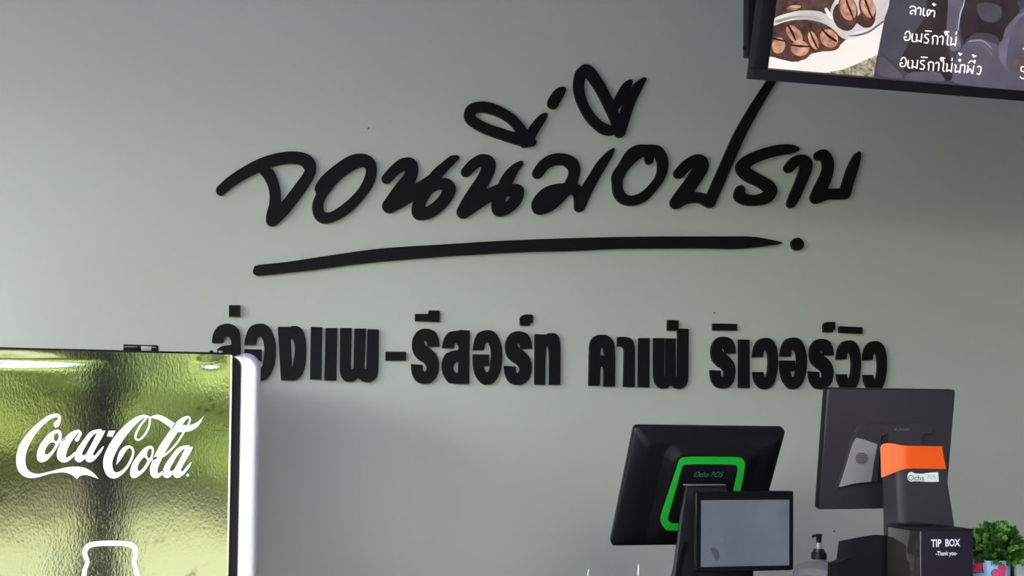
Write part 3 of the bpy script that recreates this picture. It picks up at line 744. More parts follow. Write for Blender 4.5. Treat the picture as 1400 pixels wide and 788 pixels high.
bean(385, 495, 105, 95, R(8), (0, -22), [(300,440,8),(380,452,11),(470,455,6)])
bean(515, 400, 50, 118, R(-22), (0, -5), [(480,300,6),(520,400,9),(555,470,6)])
bean(675, 385, 95, 122, R(-40), (-5, -8), [(605,290,6),(660,350,12),(735,400,12)])
# lettering
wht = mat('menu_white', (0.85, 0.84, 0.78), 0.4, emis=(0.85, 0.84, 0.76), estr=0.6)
def txt(strokes, dx=0, dy=0, r=4.9):
    lay[0] += 0.00001
    cutout('menu_character', [('s' if len(s) > 2 else 'l', [(x+dx, y+dy, r) for x, y in s]) for s in strokes], Mx, BP, 0.0016, 0.0002, wht, brd, step=0.4)
oang = [[(211,262),(224,243),(240,243),(250,262),(250,285),(240,306),(218,310),(206,302),(206,284),(222,284)]]
se = [[(268,262),(264,305),(272,320),(280,320)]]
mo = [[(294,264),(302,272),(296,322)], [(296,318),(312,312),(334,322)], [(340,262),(333,322)]]
ror = [[(392,266),(372,264),(362,276),(368,288),(388,302),(390,318),(378,332),(358,326)]]
ii_ = [[(368,238),(412,241)]]
go = [[(422,338),(426,302),(420,290),(432,276),(450,276),(462,292),(458,340)]]
aa = [[(478,285),(494,278),(504,292),(498,342)]]
oh = [[(524,270),(516,250),(524,242),(548,246)], [(528,250),(540,275),(534,335),(544,347)]]
nu = [[(560,290),(568,298),(562,345),(582,338),(598,352)], [(605,285),(598,350)]]
ek = [[(606,246),(603,264)]]
for g in (oang, se, mo, ror, ii_, go, aa, oh, nu, ek): txt(g)
for g in (oang, se, mo, ror, ii_, go, aa, oh, nu, ek): txt(g, -32, 202)
txt([[(248,58),(262,48),(284,52),(292,68),(290,112)], [(290,84),(264,80),(250,94),(256,106),(268,104)]])
txt([[(306,66),(320,58),(332,70),(328,115)]])
txt([[(354,64),(349,108),(358,120),(364,120)]])
txt([[(384,125),(380,92),(390,76),(404,80),(412,90),(420,80),(434,84),(438,96),(434,130)], [(402,96),(398,112),(388,112)]])
txt([[(424,32),(432,26),(432,42),(446,34)]])
txt([[(594,500),(602,508),(597,554),(616,548),(630,560)], [(640,498),(632,558)]])
txt([[(624,462),(632,456),(640,464),(632,472),(624,464)]], r=4.5)
txt([[(622,412),(630,408),(632,424),(646,414)]], r=5)
txt([[(648,505),(662,498),(672,510),(666,560)]])
txt([[(690,506),(698,514),(686,560),(712,530),(728,566),(740,508)]])
txt([[(700,484),(716,470),(738,474),(746,486)], [(746,486),(748,464)]], r=5)
txt([[(728,425),(738,422),(738,438),(754,430)]], r=5)
txt([[(768,516),(782,510),(794,518),(794,545),(782,572),(764,566)]])
txt([[(1126,515),(1106,517),(1104,545),(1126,552),(1140,575)]])
txt([[(1096,592),(1112,604),(1140,604)]])
txt([[(1120,376),(1135,376)]], r=5)
# hanging arm behind the board
hu0 = P(1020.5, 40, YB+0.09).x; hu1 = P(1036, 40, YB+0.09).x; hzb = P(1026, 77, YB+0.09).z
arm = thing('board_hanger', (hu0, YB+0.09, hzb), 'black flat steel hanger arm running up behind the left edge of the menu board', 'hanger')
box('arm', (hu0, YB+0.08, hzb), (hu1+0.01, YB+0.11, H), M_FRAME, arm, bev=0.0015)
box('bracket', (hu0, YB+0.035, hzb+0.18), (hu1+0.03, YB+0.10, hzb+0.22), M_FRAME, arm, bev=0.0015)
lathe('bolt', [(0.0001, -0.004), (0.005, -0.004), (0.005, 0.004), (0.0001, 0.004)], (hu0-0.002, YB+0.095, hzb+0.022), M_FRAME, arm, n=10)

# ------------------------------------------------------------------ counter (top just under the frame)
CT = 1.10
ctr = thing('service_counter', (1.3, -1.2, 0), 'dark service counter carrying the tills, below the picture edge', 'counter')
box('body', (0.62, -1.45, 0), (2.6, -0.85, CT-0.03), M_WALL2, ctr, bev=0.004)
box('worktop', (0.58, -1.5, CT-0.03), (2.64, -0.8, CT), M_BLACKP, ctr, bev=0.004)
bk = thing('back_shelf', (1.3, -0.2, 0), 'low grey back shelf against the painted wall', 'shelf')
BT = 1.0
box('shelf_top', (0.3, -0.36, BT-0.03), (2.8, -0.002, BT), M_WALL2, bk, bev=0.003)
for x in (0.32, 1.5, 2.74): box('side_panel', (x, -0.34, 0), (x+0.03, -0.004, BT-0.03), M_WALL2, bk)

# ------------------------------------------------------------------ left till
YT = -1.02
t1 = YT
BL = P(834, 747.5, t1); TL = P(868.5, 585.5, t1-0.158); TR = P(1075, 588, t1-0.158)
u = (TR-TL); Wm = u.length; u.normalize()
v = (TL-BL) - u*((TL-BL).dot(u)*0); Hm = v.length
v = v - u*v.dot(u); v.normalize()
n = u.cross(v).normalized()
BL2 = TL - v*Hm
MF = (TL + u*Wm/2 - v*Hm/2, u, v, n)
print('MONITOR', Wm, Hm, (TL-BL).normalized().dot(u), n, BL)
lt = thing('sale_terminal', (MF[0].x+0.03, YT-0.1, CT), 'black touch till seen from behind with a green rounded ring and a small customer screen', 'till')
def rr(wd, hd, r, z, cx=0, cy=0, k=6): return [(cx+x, cy+y, z) for x, y in rrect(wd, hd, r, k)]
loft('monitor', [rr(Wm-0.006, Hm-0.006, 0.009, -0.020), rr(Wm, Hm, 0.010, -0.017), rr(Wm, Hm, 0.010, -0.003), rr(Wm-0.006, Hm-0.006, 0.011, 0.0), rr(Wm-0.05, Hm-0.055, 0.016, 0.011), rr(Wm-0.08, Hm-0.09, 0.02, 0.013)], M_BLACKP, lt, frame=MF, autosmooth=60)
MP = Plane(MF[0] + n*0.013, n)
def luv(px, py, off=0):
    q = MP.at(px, py, off) - MP.p
    return q.dot(u), q.dot(v)
Z8 = (820, 570, 3.613)
def z8(x, y): return (820+x/3.613, 570+y/3.613)
a0, a1 = luv(*z8(385, 188)), luv(*z8(717, 188)); a2 = luv(*z8(300, 575))
pw = a1[0]-a0[0]+0.02; ph = a0[1]-a2[1]+0.012; pcx = (a0[0]+a1[0])/2; pcy = (a0[1]+a2[1])/2
loft('raised_pad', [rr(pw+0.05, ph+0.05, 0.035, 0.0125, pcx, pcy, 8), rr(pw+0.03, ph+0.03, 0.033, 0.016, pcx, pcy, 8), rr(pw+0.004, ph+0.004, 0.028, 0.0225, pcx, pcy, 8), rr(pw, ph, 0.026, 0.0235, pcx, pcy, 8)], M_BLACKP, lt, frame=MF, autosmooth=70)
RP = Plane(MF[0] + n*0.0236, n)
ringo = [(384,245),(393,217),(425,201),(560,200),(680,202),(708,214),(717,248),(690,390),(660,522),(643,552),(608,564),(480,564),(352,564),(320,552),(302,518),(306,480),(345,360)]
ringi = [(402,265),(410,246),(432,237),(550,236),(660,238),(677,246),(681,268),(660,370),(632,500),(624,520),(604,528),(480,528),(362,528),(345,520),(338,498),(365,400)]
cutout('green_ring', [('c', ringo), ('nc', ringi)], Z8, RP, 0.0, 0.0015, M_GREEN, lt, step=0.4)
def text_on(name, body, size, frame, m, parent, shear=0.0, width=None, bold=0.0, align='CENTER'):
    c = bpy.data.curves.new(name, 'FONT'); c.body = body; c.size = 1.0; c.align_x = align; c.align_y = 'CENTER'; c.resolution_u = 3
    c.offset = bold; c.shear = shear
    o = bpy.data.objects.new(name, c); COL.objects.link(o)
    dg = bpy.context.evaluated_depsgraph_get(); dg.update()
    me = bpy.data.meshes.new_from_object(o.evaluated_get(dg))
    vs = [v_.co.copy() for v_ in me.vertices]; fs = [tuple(p.vertices) for p in me.polygons]
    bpy.data.objects.remove(o)
    xs = [q.x for q in vs]; ys = [q.y for q in vs]
    cx = (min(xs)+max(xs))/2; cy = (min(ys)+max(ys))/2
    hh = max(ys)-min(ys); ww = max(xs)-min(xs)
    sy = size/hh; sx = (width/ww) if width else sy
    o_, u_, v_, n_ = frame
    pts = [o_ + u_*((q.x-cx)*sx) + v_*((q.y-cy)*sy) + n_*0.0 for q in vs]
    return mk(name, pts, fs, m, parent)
def mid(pa, pb, plane, off=0.0):
    a = plane.at(*pa, off); b_ = plane.at(*pb, off); return (a+b_)/2, (b_-a).length
c0, wd = mid((949.5, 648.6), (989, 649.6), RP, 0.0004)
text_on('brand_lettering', 'Ocha POS', 0.0145, (c0, u, v, n), M_TEAL, lt, shear=0.25, width=wd, bold=0.01)
# glass-like front of the monitor (away from the camera)
loft('display_glass', [rr(Wm-0.012, Hm-0.012, 0.008, -0.0215), rr(Wm-0.012, Hm-0.012, 0.008, -0.0195)], M_BLACKG, lt, frame=MF)
# stand: tapering neck leaning back into the pad
YN = -1.225
def NP(px, py, y=YN): return P(px, py, y)
na = [(938.5, 664), (992, 666), (1030, 770), (1030, 850), (914, 850), (921.5, 775), (931, 702)]
rings = []
fpts = [P(px, py, YN - (0.0 if py < 700 else 0.02)) for px, py in na]
for p in fpts: p.z = max(p.z, CT+0.005)
bpts = [p + Vector((0.006, 0.05, -0.004)) for p in fpts]
for p in bpts[:1] + bpts[-2:]: p.x += 0.012
ins = Vector((sum(p.x for p in fpts)/7, 0, sum(p.z for p in fpts)/7))
def inset(p, k=0.004): 
    d = Vector((ins.x-p.x, 0, ins.z-p.z)).normalized(); return p + d*k
M_NECK = mat('neck_plastic', (0.014, 0.014, 0.018), 0.45, spec=0.2, bump=0.05, bscale=900)
loft('neck', [[inset(p) + Vector((0, -0.004, 0)) for p in fpts], fpts, bpts], M_NECK, lt, autosmooth=25)
bz = CT
# top edge of the neck, its highlight put in as a paler strip
le0 = P(938, 662.5, YN-0.006); le1 = P(992.5, 665, YN-0.006)
box('neck_edge_highlight', (le0.x, YN-0.006, le0.z-0.0035), (le1.x, YN+0.012, le0.z), M_GREYL, lt, bev=0.001)
slot = [(934,745),(938,742),(939.5,746),(933,775),(930,800),(924,800),(927,775)]
NPl = Plane((0, YN-0.0245, 0), (0, -1, 0))
cutout('cable_slot', [('c', slot)], ZP, NPl, 0.0, 0.001, M_BLACKG, lt)
s0 = P(921, 786, YN-0.02)
box('base_foot', (P(918, 780, -1.25).x, -1.40, CT), (P(1040, 780, -1.40).x, -1.08, CT+0.018), M_NECK, lt, bev=0.006)
# customer screen
YD = -1.33
A0 = P(952, 672, YD); A1 = P(1085.5, 672.5, YD); A2_ = P(951.5, 783, YD)
cw = (A1.x-A0.x); chh = A0.z-A2_.z
CF = (Vector(((A0.x+A1.x)/2, YD, (A0.z+A2_.z)/2)), Vector((1, 0, 0)), Vector((0, 0, 1)), Vector((0, -1, 0)))
cs = loft('customer_screen', [rr(cw-0.006, chh-0.006, 0.004, -0.018), rr(cw, chh, 0.005, -0.014), rr(cw, chh, 0.005, -0.003), rr(cw-0.003, chh-0.003, 0.005, 0)], M_BLACKG, lt, frame=CF, autosmooth=50)
SP = Plane((0, YD-0.0002, 0), (0, -1, 0))
q0 = SP.at(958.6, 684.3); q1 = SP.at(1078.8, 773.3)
M_LCD = mat('lcd_sky_reflection', (0.080, 0.090, 0.108), 0.25, color2=(0.11, 0.12, 0.14), nscale=7, emis=(0.12, 0.13, 0.15), estr=0.16, spec=0.3)  # grey sky reflection put into the colour and a faint glow
box('lcd_area', (q0.x, YD-0.0009, q1.z), (q1.x, YD+0.001, q0.z), M_LCD, cs)
cutout('screen_smudge', [('s', [(975,752,3.5),(978.5,756,4.2),(980,764,3.0)])], ZP, SP, 0.0009, 0.0002, mat('smudge', (0.055, 0.06, 0.075), 0.5), cs, step=0.4)
cutout('screen_smudge', [('s', [(985,736,1.2),(987,739,2.0),(987,742,1.0)])], ZP, SP, 0.0009, 0.0002, mat('smudge_light', (0.10, 0.105, 0.125), 0.5), cs, step=0.3)
box('screen_arm', (CF[0].x-0.03, YD+0.016, CF[0].z-0.02), (CF[0].x+0.02, YN+0.02, CF[0].z+0.02), M_NECK, lt, bev=0.003)
# cash drawer under the screens
dw = P(1048, 785.5, -1.38); dw2 = P(1150, 786, -1.38)
cdz = P(1100, 785.3, -1.24).z
cdr = thing('cash_drawer', ((dw.x+dw2.x)/2, -1.31, CT), 'low black cash drawer right of the small customer screen', 'cash drawer')
box('casing', (dw.x, -1.38, CT), (dw2.x, -1.255, cdz), M_BLACKP, cdr, bev=0.003)
box('drawer_front', (dw.x+0.006, -1.385, CT+0.012), (dw2.x-0.006, -1.378, cdz-0.02), M_BLACKG, cdr, bev=0.001)

# ------------------------------------------------------------------ right till
YR = -1.0
TL = P(1131, 531, YR-0.045); TR = P(1307, 533.5, YR-0.045); BLr = P(1118, 697.3, YR)
u = (TR-TL); Wr = u.length; u.normalize(); v = TL-BLr; Hr = v.length; v = v-u*v.dot(u); v.normalize(); n = u.cross(v).normalized()
RF = (TL+u*Wr/2-v*Hr/2, u, v, n)
print('RMON', Wr, Hr, n)
rt = thing('sale_terminal', (RF[0].x, YR, CT), 'grey-backed till monitor with round speaker grille on its stand, behind the orange-topped cover', 'till')
loft('monitor', [rr(Wr-0.008, Hr-0.008, 0.006, -0.019), rr(Wr-0.003, Hr-0.003, 0.006, -0.0016), rr(Wr-0.005, Hr-0.005, 0.006, 0)], M_GREYP, rt, frame=RF, autosmooth=50)
loft('rim', [rr(Wr-0.004, Hr-0.004, 0.006, -0.0192), rr(Wr, Hr, 0.007, -0.018), rr(Wr, Hr, 0.007, -0.0035), rr(Wr-0.002, Hr-0.002, 0.007, -0.0018)], M_BLACKP, rt, frame=RF, autosmooth=50)
loft('display_glass', [rr(Wr-0.002, Hr-0.002, 0.006, -0.0225), rr(Wr-0.002, Hr-0.002, 0.006, -0.0195)], M_BLACKG, rt, frame=RF)
MR = Plane(RF[0], n)
Q = (1080, 520, 2.94)
cutout('stand_shroud', [('c', c_([(198,432,1),(225,350),(252,258),(272,208),(300,180),(340,175),(530,175),(562,180),(572,198),(560,214),(535,222),(525,300),(520,412,1),(365,412,1),(330,409),(262,416)])), ('np', [(352,420),(357,330),(368,225),(396,215),(398,250),(398,420)])], Q, MR, 0.0, 0.016, M_GREYP, rt, step=0.5)
SRP = Plane(RF[0]+n*0.0162, n)
cutout('stand_leg_lit', [('p', [(200,430),(226,350),(252,262),(268,232),(300,240),(352,258),(338,330),(327,408),(262,415)])], Q, MR, 0.0162, 0.003, M_SILV, rt, step=0.5)  # light caught by the leg is put into this paler material
cutout('shroud_inner', [('p', [(357,415),(360,330),(372,228),(396,217),(397,415)])], Q, MR, 0.0, 0.006, M_GUN, rt)
GP = (1110, 520, 6.667)
gs = cutout('speaker_plate', [('p', [(392,652),(528,660),(518,775),(385,768)])], GP, MR, 0.0193, 0.0008, mat('grille_plate', (0.38, 0.37, 0.36), 0.45), rt, step=0.4)
for k in range(9):
    dy = -46 + k*11.5; hw = math.sqrt(max(0, 55*55-dy*dy))
    cutout('grille_slot', [('l', [(455-hw, 713+dy, 3.2), (455+hw, 713+dy+2, 3.2)])], GP, MR, 0.0202, 0.0004, M_BLACKG, gs, step=0.25)
c0, wd = mid((1222.5, 587.2), (1243, 588), MR, 0.0166)
text_on('faint_lettering', 'SUNMI', 0.0065, (c0, u, v, n), mat('faint_ink', (0.22, 0.22, 0.22), 0.5), rt, width=wd, bold=0.01)
box('stand_post', (P(1225, 650, -0.98).x, -0.985, CT+0.01), (P(1270, 650, -0.98).x, -0.94, RF[0].z), M_GUN, rt, bev=0.004)
box('base_foot', (P(1215, 650, -0.98).x, -1.04, CT), (P(1290, 650, -0.98).x, -0.84, CT+0.016), M_GUN, rt, bev=0.004)

# orange-topped till cover (tower) in front of it
YK = -1.22
tw = thing('printer_tower', (P(1255, 700, YK).x, YK+0.05, CT), 'dark grey tower with a bright orange top band and a small white sticker', 'printer')
x0 = P(1206, 640, YK).x
def tower_ring(z, pl_, pe, pf, prr, bk=0.085):
    """cross-section at height z: left side, rounded front-left edge, front, right edge (pixel columns at row of z)"""
    # px -> x at the front plane
    fx = lambda px: P(px, 650, YK).x
    xe0, xe1, xf = fx(pe), fx(pf), fx(prr)
    xs = fx(pl_)
    pts = []
    # left side goes back: the far point is where the pixel column pl_ meets y = YK+bk
    xb = P(pl_, 650, YK+bk).x
    pts.append((xb, YK+bk, z))
    ctl = [(xb + (xe0-xb)*k, YK+bk + (0.012-bk)*k) for k in (0.5, 0.9)]
    pts += [(a, b_, z) for a, b_ in ctl]
    for k in range(7):
        a = R(90*k/6)
        pts.append((xe0+(xe1-xe0)*(1-math.cos(a)) , YK+0.012*(1-math.sin(a)), z))
    pts.append((xf, YK, z)); pts.append((xf-0.002, YK+bk, z))
    return pts
rows = [(800, 1209, 1232, 1250, 1306), (716, 1208, 1231, 1249, 1304), (668, 1207, 1229, 1243, 1296.5), (641, 1206.5, 1227, 1241, 1292.5), (612, 1206, 1225, 1240, 1289)]
zz = [P(1255, r_[0], YK).z for r_ in rows]; zz[0] = CT
loft('body', [tower_ring(z, *r_[1:]) for z, r_ in zip(zz, rows)], M_GUN, tw, autosmooth=35)
# orange band wrapped round the top: top rises and bottom drops at the left wing
def band(off):
    top = []; bot = []
    fx = lambda px, y: P(px, 650, y).x
    cols = [(0.0, 611.5, 653), (0.04, 609.0, 652.9), (0.10, 607.4, 652.3), (0.2, 606.5, 650.8), (0.33, 606.4, 648.9), (0.45, 606.9, 647.0), (0.58, 607.9, 645.0), (0.7, 608.9, 643.4), (0.82, 609.6, 642.2), (0.92, 610.0, 641.5), (1.0, 610.2, 641.2), (1.3, 610.3, 641), (2.0, 610.5, 641.2), (3.0, 610.8, 641.8)]
    out = []
    for s_, pt, pb in cols:
        if s_ <= 1: 
            px = 1203.5 + (1241-1203.5)*s_; y = YK + 0.028*(1-s_)**1.3
            pxb = 1205.0 + (1241-1205.0)*s_
        else:
            px = 1241 + (1287.5-1241)*(s_-1)/2; y = YK; pxb = 1241 + (1293-1241)*(s_-1)/2
        y += off
        out.append((P(px, pt, y), P(pxb, pb, y)))
    return out
bf = band(-0.004); bbk = [(Vector((CAM.x+(a.x-CAM.x)*(YK+0.083-CAM.y)/(a.y-CAM.y)+0.003, YK+0.083, a.z)), Vector((CAM.x+(b_.x-CAM.x)*(b_.y+0.008-CAM.y)/(b_.y-CAM.y)+0.001, b_.y+0.008, b_.z))) for a, b_ in bf]
vs = []; fs = []
for (a, b_), (c, d) in zip(bf, bbk): vs += [a, b_, d, c]
nb = len(bf)
for i in range(nb-1):
    o0 = i*4; o1 = o0+4
    fs += [(o0, o1, o1+1, o0+1), (o0+1, o1+1, o1+2, o0+2), (o0+3, o0, o1, o1+3)]
fs += [(0, 1, 2, 3), tuple((nb-1)*4+k for k in (3, 2, 1, 0))]
mk('orange_band', vs, fs, M_ORANGE, tw, smooth=True, autosmooth=45)
KP = Plane((0, YK, 0), (0, -1, 0))
SC = (1180, 560, 5.63)
st = cutout('sticker', [('l', [(374,520,33),(374,524,33)]), ('l', [(400,524,30),(480,526,30)]), ('c', c_([(478,492),(570,484),(578,490),(582,550),(572,558),(484,558),(476,552),(476,500)])), ('l', [(372,512,30),(374,530,26)])], SC, KP, 0.0012, 0.0008, M_STICK, tw, step=0.3)
c0, wd = mid((1241.8, 653.2), (1263.5, 654), KP, 0.0030)
text_on('sticker_lettering', 'Ocha', 0.013, (c0, Vector((1, 0, 0)), Vector((0, 0, 1)), Vector((0, -1, 0))), M_GTEXT, st, width=wd, bold=0.008)
c0, wd = mid((1268.5, 652.3), (1279, 652.6), KP, 0.0030)
text_on('sticker_lettering', 'POS', 0.0085, (c0, Vector((1, 0, 0)), Vector((0, 0, 1)), Vector((0, -1, 0))), mat('pale_green_text', (0.25, 0.50, 0.25), 0.5), st, width=wd)

# ------------------------------------------------------------------ black receipt printer
YQ = -1.2
prn = thing('receipt_printer', (P(1180, 760, YQ).x, YQ+0.07, CT), 'angular black receipt printer between pump bottle and tip box', 'printer')
pq = [(1147,800),(1149,768.5),(1161,763.5),(1164.5,737.5),(1197,731.3),(1216,733),(1216,800)]
pf = [P(x, y, YQ) for x, y in pq]
for p in (pf[0], pf[-1]): p.z = CT
pf[0].x = pf[1].x - 0.002
fr_ = [p + Vector((0.0, 0.0, 0)) for p in pf]
cxm = Vector((sum(p.x for p in pf)/7, YQ, sum(p.z for p in pf)/7))
loft('casing', [[p + (cxm-p).normalized()*0.003 + Vector((0, -0.003, 0)) for p in fr_], fr_, [p+Vector((0.012, 0.08, 0 if i in (0, 6) else -0.012)) for i, p in enumerate(fr_)]], mat('printer_black', (0.011, 0.011, 0.012), 0.6, spec=0.15), prn, autosmooth=20)

# ------------------------------------------------------------------ tip box
YX = -1.36
f0 = P(1258.5, 727, YX); f1 = P(1330, 727, YX)
tbx = thing('tip_box', ((f0.x+f1.x)/2, YX+0.05, CT), 'black acrylic tip box with TIP BOX in white letters, beside the heart-patterned plant pot', 'tip box')
TD = 0.134
M_TIP = mat('tip_front', (0.022, 0.019, 0.028), 0.25, spec=0.2)
M_TINT = mat('smoked_acrylic', (0.03, 0.028, 0.022), 0.05, spec=0.9, coat=1.0)
th = 0.004
box('front_panel', (f0.x, YX, CT), (f1.x, YX+th, f0.z), M_TIP, tbx, bev=0.0006)
box('back_panel', (f0.x, YX+TD-th, CT), (f1.x, YX+TD, f0.z), M_TIP, tbx, bev=0.0006)
box('side_panel', (f0.x, YX+th, CT), (f0.x+th, YX+TD-th, f0.z-0.001), M_TINT, tbx, bev=0.0004)
box('side_panel', (f1.x-th, YX+th, CT), (f1.x, YX+TD-th, f0.z-0.001), M_TINT, tbx, bev=0.0004)
box('bottom_panel', (f0.x+th, YX+th, CT), (f1.x-th, YX+TD-th, CT+th), M_TIP, tbx)
box('corner_edge', (f0.x-0.0006, YX-0.0008, CT), (f0.x+0.0006, YX+0.0004, f0.z), mat('clear_edge', (0.22, 0.22, 0.24), 0.3), tbx)
# lid: flat slab with a raised rear part
lz = f0.z
ld = box('lid', (f0.x-0.001, YX-0.001, lz), (f1.x+0.002, YX+TD+0.001, lz+0.004), mat('lid_black', (0.010, 0.010, 0.011), 0.5, spec=0.2), tbx, bev=0.0008)
box('lid_rim', (f0.x-0.001, YX+0.088, lz+0.003), (f0.x+0.088, YX+TD+0.001, lz+0.008), M_BLACKP, ld, bev=0.001)
box('lid_slot', (f0.x+0.03, YX+0.045, lz+0.0038), (f1.x-0.03, YX+0.052, lz+0.0044), M_BLACKG, ld)
TP = Plane((0, YX, 0), (0, -1, 0))
FX = (Vector((1, 0, 0)), Vector((0, 0, 1)), Vector((0, -1, 0)))
c0, wd = mid((1273, 743.2), (1287, 743), TP, 0.0006)
text_on('tip_lettering', 'TIP', 0.0165, (c0, *FX), M_WHITE, tbx, width=wd*1.0, bold=0.025)
c0, wd = mid((1292.5, 742.6), (1312.8, 742.4), TP, 0.0006)
text_on('box_lettering', 'BOX', 0.0165, (c0, *FX), M_WHITE, tbx, width=wd, bold=0.025)
c0, wd = mid((1279.5, 757.8), (1308.5, 757.8), TP, 0.0006)
text_on('thanks_lettering', '-Thank you-', 0.0125, (c0, *FX), M_WHITE, tbx, width=wd, bold=0.02)

# ------------------------------------------------------------------ potted plant
YG = -1.22
pc = P(1353, 770, YG); prd = (P(1376, 770, YG).x - P(1330, 770, YG).x)/2
ptz = P(1353, 764.5, YG).z
pp = thing('potted_plant', (pc.x, YG, CT), 'bushy artificial green plant in a light blue pot printed with pink hearts', 'plant')
M_POT = mat('pot_blue', (0.22, 0.52, 0.82), 0.35, color2=(0.35, 0.65, 0.88), nscale=18)
lathe('pot', [(0.0001, 0), (prd*0.93, 0), (prd*0.99, 0.01), (prd, ptz-CT-0.002), (prd*0.98, ptz-CT), (prd*0.93, ptz-CT), (prd*0.9, ptz-CT-0.02), (0.0001, ptz-CT-0.02)], (pc.x, YG, CT), M_POT, pp, n=40)
lathe('soil', [(prd*0.905, ptz-CT-0.019), (prd*0.5, ptz-CT-0.012), (0.0001, ptz-CT-0.010)], (pc.x, YG, CT), M_BARK, pp, n=24)
M_HEART = mat('heart_pink', (0.80, 0.05, 0.16), 0.4, color2=(0.88, 0.10, 0.25), nscale=60)
M_HEDGE = mat('heart_outline', (0.22, 0.03, 0.10), 0.5)
def heart_shape(s, rot):
    pts = []
    for k in range(36):
        a = 2*math.pi*k/36
        x = 16*math.sin(a)**3; y = 13*math.cos(a)-5*math.cos(2*a)-2*math.cos(3*a)-math.cos(4*a)
        x *= s/17; y *= s/17
        pts.append((x*math.cos(rot)-y*math.sin(rot), x*math.sin(rot)+y*math.cos(rot)))
    return pts
def heart(ang, z, s, rot):
    vdir = ang
    for nm, sc, off, m in (('heart_edge', 1.12, 0.0008, M_HEDGE), ('heart', 1.0, 0.0014, M_HEART)):
        ps = heart_shape(s*sc, rot)
        vs = []
        K_ = 5
        rings_ = []
        for f in (1.0, 0.66, 0.33):
            for x, y in ps:
                a = ang + x*f/prd
                vs.append((pc.x+(prd*0.998+off)*math.sin(a), YG-(prd*0.998+off)*math.cos(a), z+y*f))
        vs.append((pc.x+(prd+off)*math.sin(ang), YG-(prd+off)*math.cos(ang), z))
        fs = []
        for r_ in range(2):
            for k in range(36): fs.append((r_*36+k, r_*36+(k+1) % 36, (r_+1)*36+(k+1) % 36, (r_+1)*36+k))
        for k in range(36): fs.append((72+k, 72+(k+1) % 36, 108))
        mk(nm, vs, fs, m, pp, smooth=True)
cang = math.atan2(pc.x-CAM.x, 1)*0
va = -math.atan((pc.x)/(YG-CAM.y))              # angle on the pot that faces the camera
heart(va-0.62, ptz-0.017, 0.019, R(55))
heart(va+0.52, ptz-0.026, 0.019, R(38))
heart(va-0.05, ptz-0.055, 0.0150, R(-20))
heart(va+2.2, ptz-0.03, 0.0150, R(20))
heart(va-2.2, ptz-0.03, 0.0150, R(-30))
# leaves: rosettes of small paddle leaves on a dome
lcen = P(1362, 762, YG); lr = (P(1402, 750, YG).x-P(1318, 750, YG).x)/2
rnd = random.Random(11)
vs = []; fs = []; mi = []
def leaf(base, d, L, Wd, mid_):
    d = d.normalized()
    s = d.cross(Vector((rnd.uniform(-1, 1), rnd.uniform(-1, 1), rnd.uniform(-1, 1)))).normalized()
    nn = s.cross(d)
    k = len(vs)
    bend = nn*L*0.12
    vs.extend([base - s*Wd*0.15, base + s*Wd*0.15, base+d*L*0.55 - s*Wd*0.42+bend, base+d*L*0.55+s*Wd*0.42+bend, base+d*L*0.88-s*Wd*0.34+bend, base+d*L*0.88+s*Wd*0.34+bend, base+d*L*1.02, base+d*L*0.6-bend*0.3])
    fs.extend([(k, k+2, k+7), (k, k+7, k+1), (k+1, k+7, k+3), (k+2, k+4, k+7), (k+7, k+5, k+3), (k+4, k+6, k+7), (k+7, k+6, k+5)])
    mi.extend([mid_]*7)
stems = []
for i in range(300):
    zz_ = rnd.uniform(-0.22, 1.0); a = rnd.uniform(0, 2*math.pi)
    rr_ = math.sqrt(max(0, 1-zz_*zz_))
    d = Vector((rr_*math.cos(a), rr_*math.sin(a), zz_*0.98 + 0.05))
    rad = lr*rnd.uniform(0.72, 1.0)*(1.0 if zz_ > 0.1 else 0.88)
    tip = Vector((lcen.x-0.002, YG, lcen.z)) + Vector((d.x*rad, d.y*rad*0.95, d.z*rad*1.06))
    stems.append(tip)
    dn = d.normalized()
    mt = rnd.choice((0, 0, 1, 1, 2))
    s1 = dn.cross(Vector((0.3, 0.5, 0.8))).normalized(); s2 = dn.cross(s1)
    for k in range(9):
        aa_ = k*2.4; sp = 0.25 + 0.085*k
        ld_ = dn + (s1*math.cos(aa_)+s2*math.sin(aa_))*sp
        leaf(tip - dn*(0.010+0.0008*k), ld_, rnd.uniform(0.0095, 0.0135), 0.0078, mt)
ML = [mat('leaf_dark', (0.022, 0.085, 0.012), 0.55, spec=0.3), mat('leaf_green', (0.065, 0.20, 0.025), 0.5, spec=0.3), mat('leaf_light', (0.20, 0.40, 0.09), 0.5, spec=0.3)]
fo = mk('foliage', vs, fs, ML, pp, midx=mi); fo['kind'] = 'stuff'
vs = []; fs = []
for tip in stems:
    b_ = Vector((pc.x, YG, ptz-0.015)); d = tip-b_
    s = d.cross(Vector((0, 0.2, 1))).normalized()*0.0008; s2 = d.cross(s).normalized()*0.0008
    k = len(vs); vs += [b_+s, b_-s*0.5+s2, b_-s*0.5-s2, b_+d*0.93+s, b_+d*0.93-s*0.5+s2, b_+d*0.93-s*0.5-s2]
    fs += [(k, k+1, k+4, k+3), (k+1, k+2, k+5, k+4), (k+2, k, k+3, k+5)]
so_ = mk('stems', vs, fs, ML[0], pp); so_['kind'] = 'stuff'

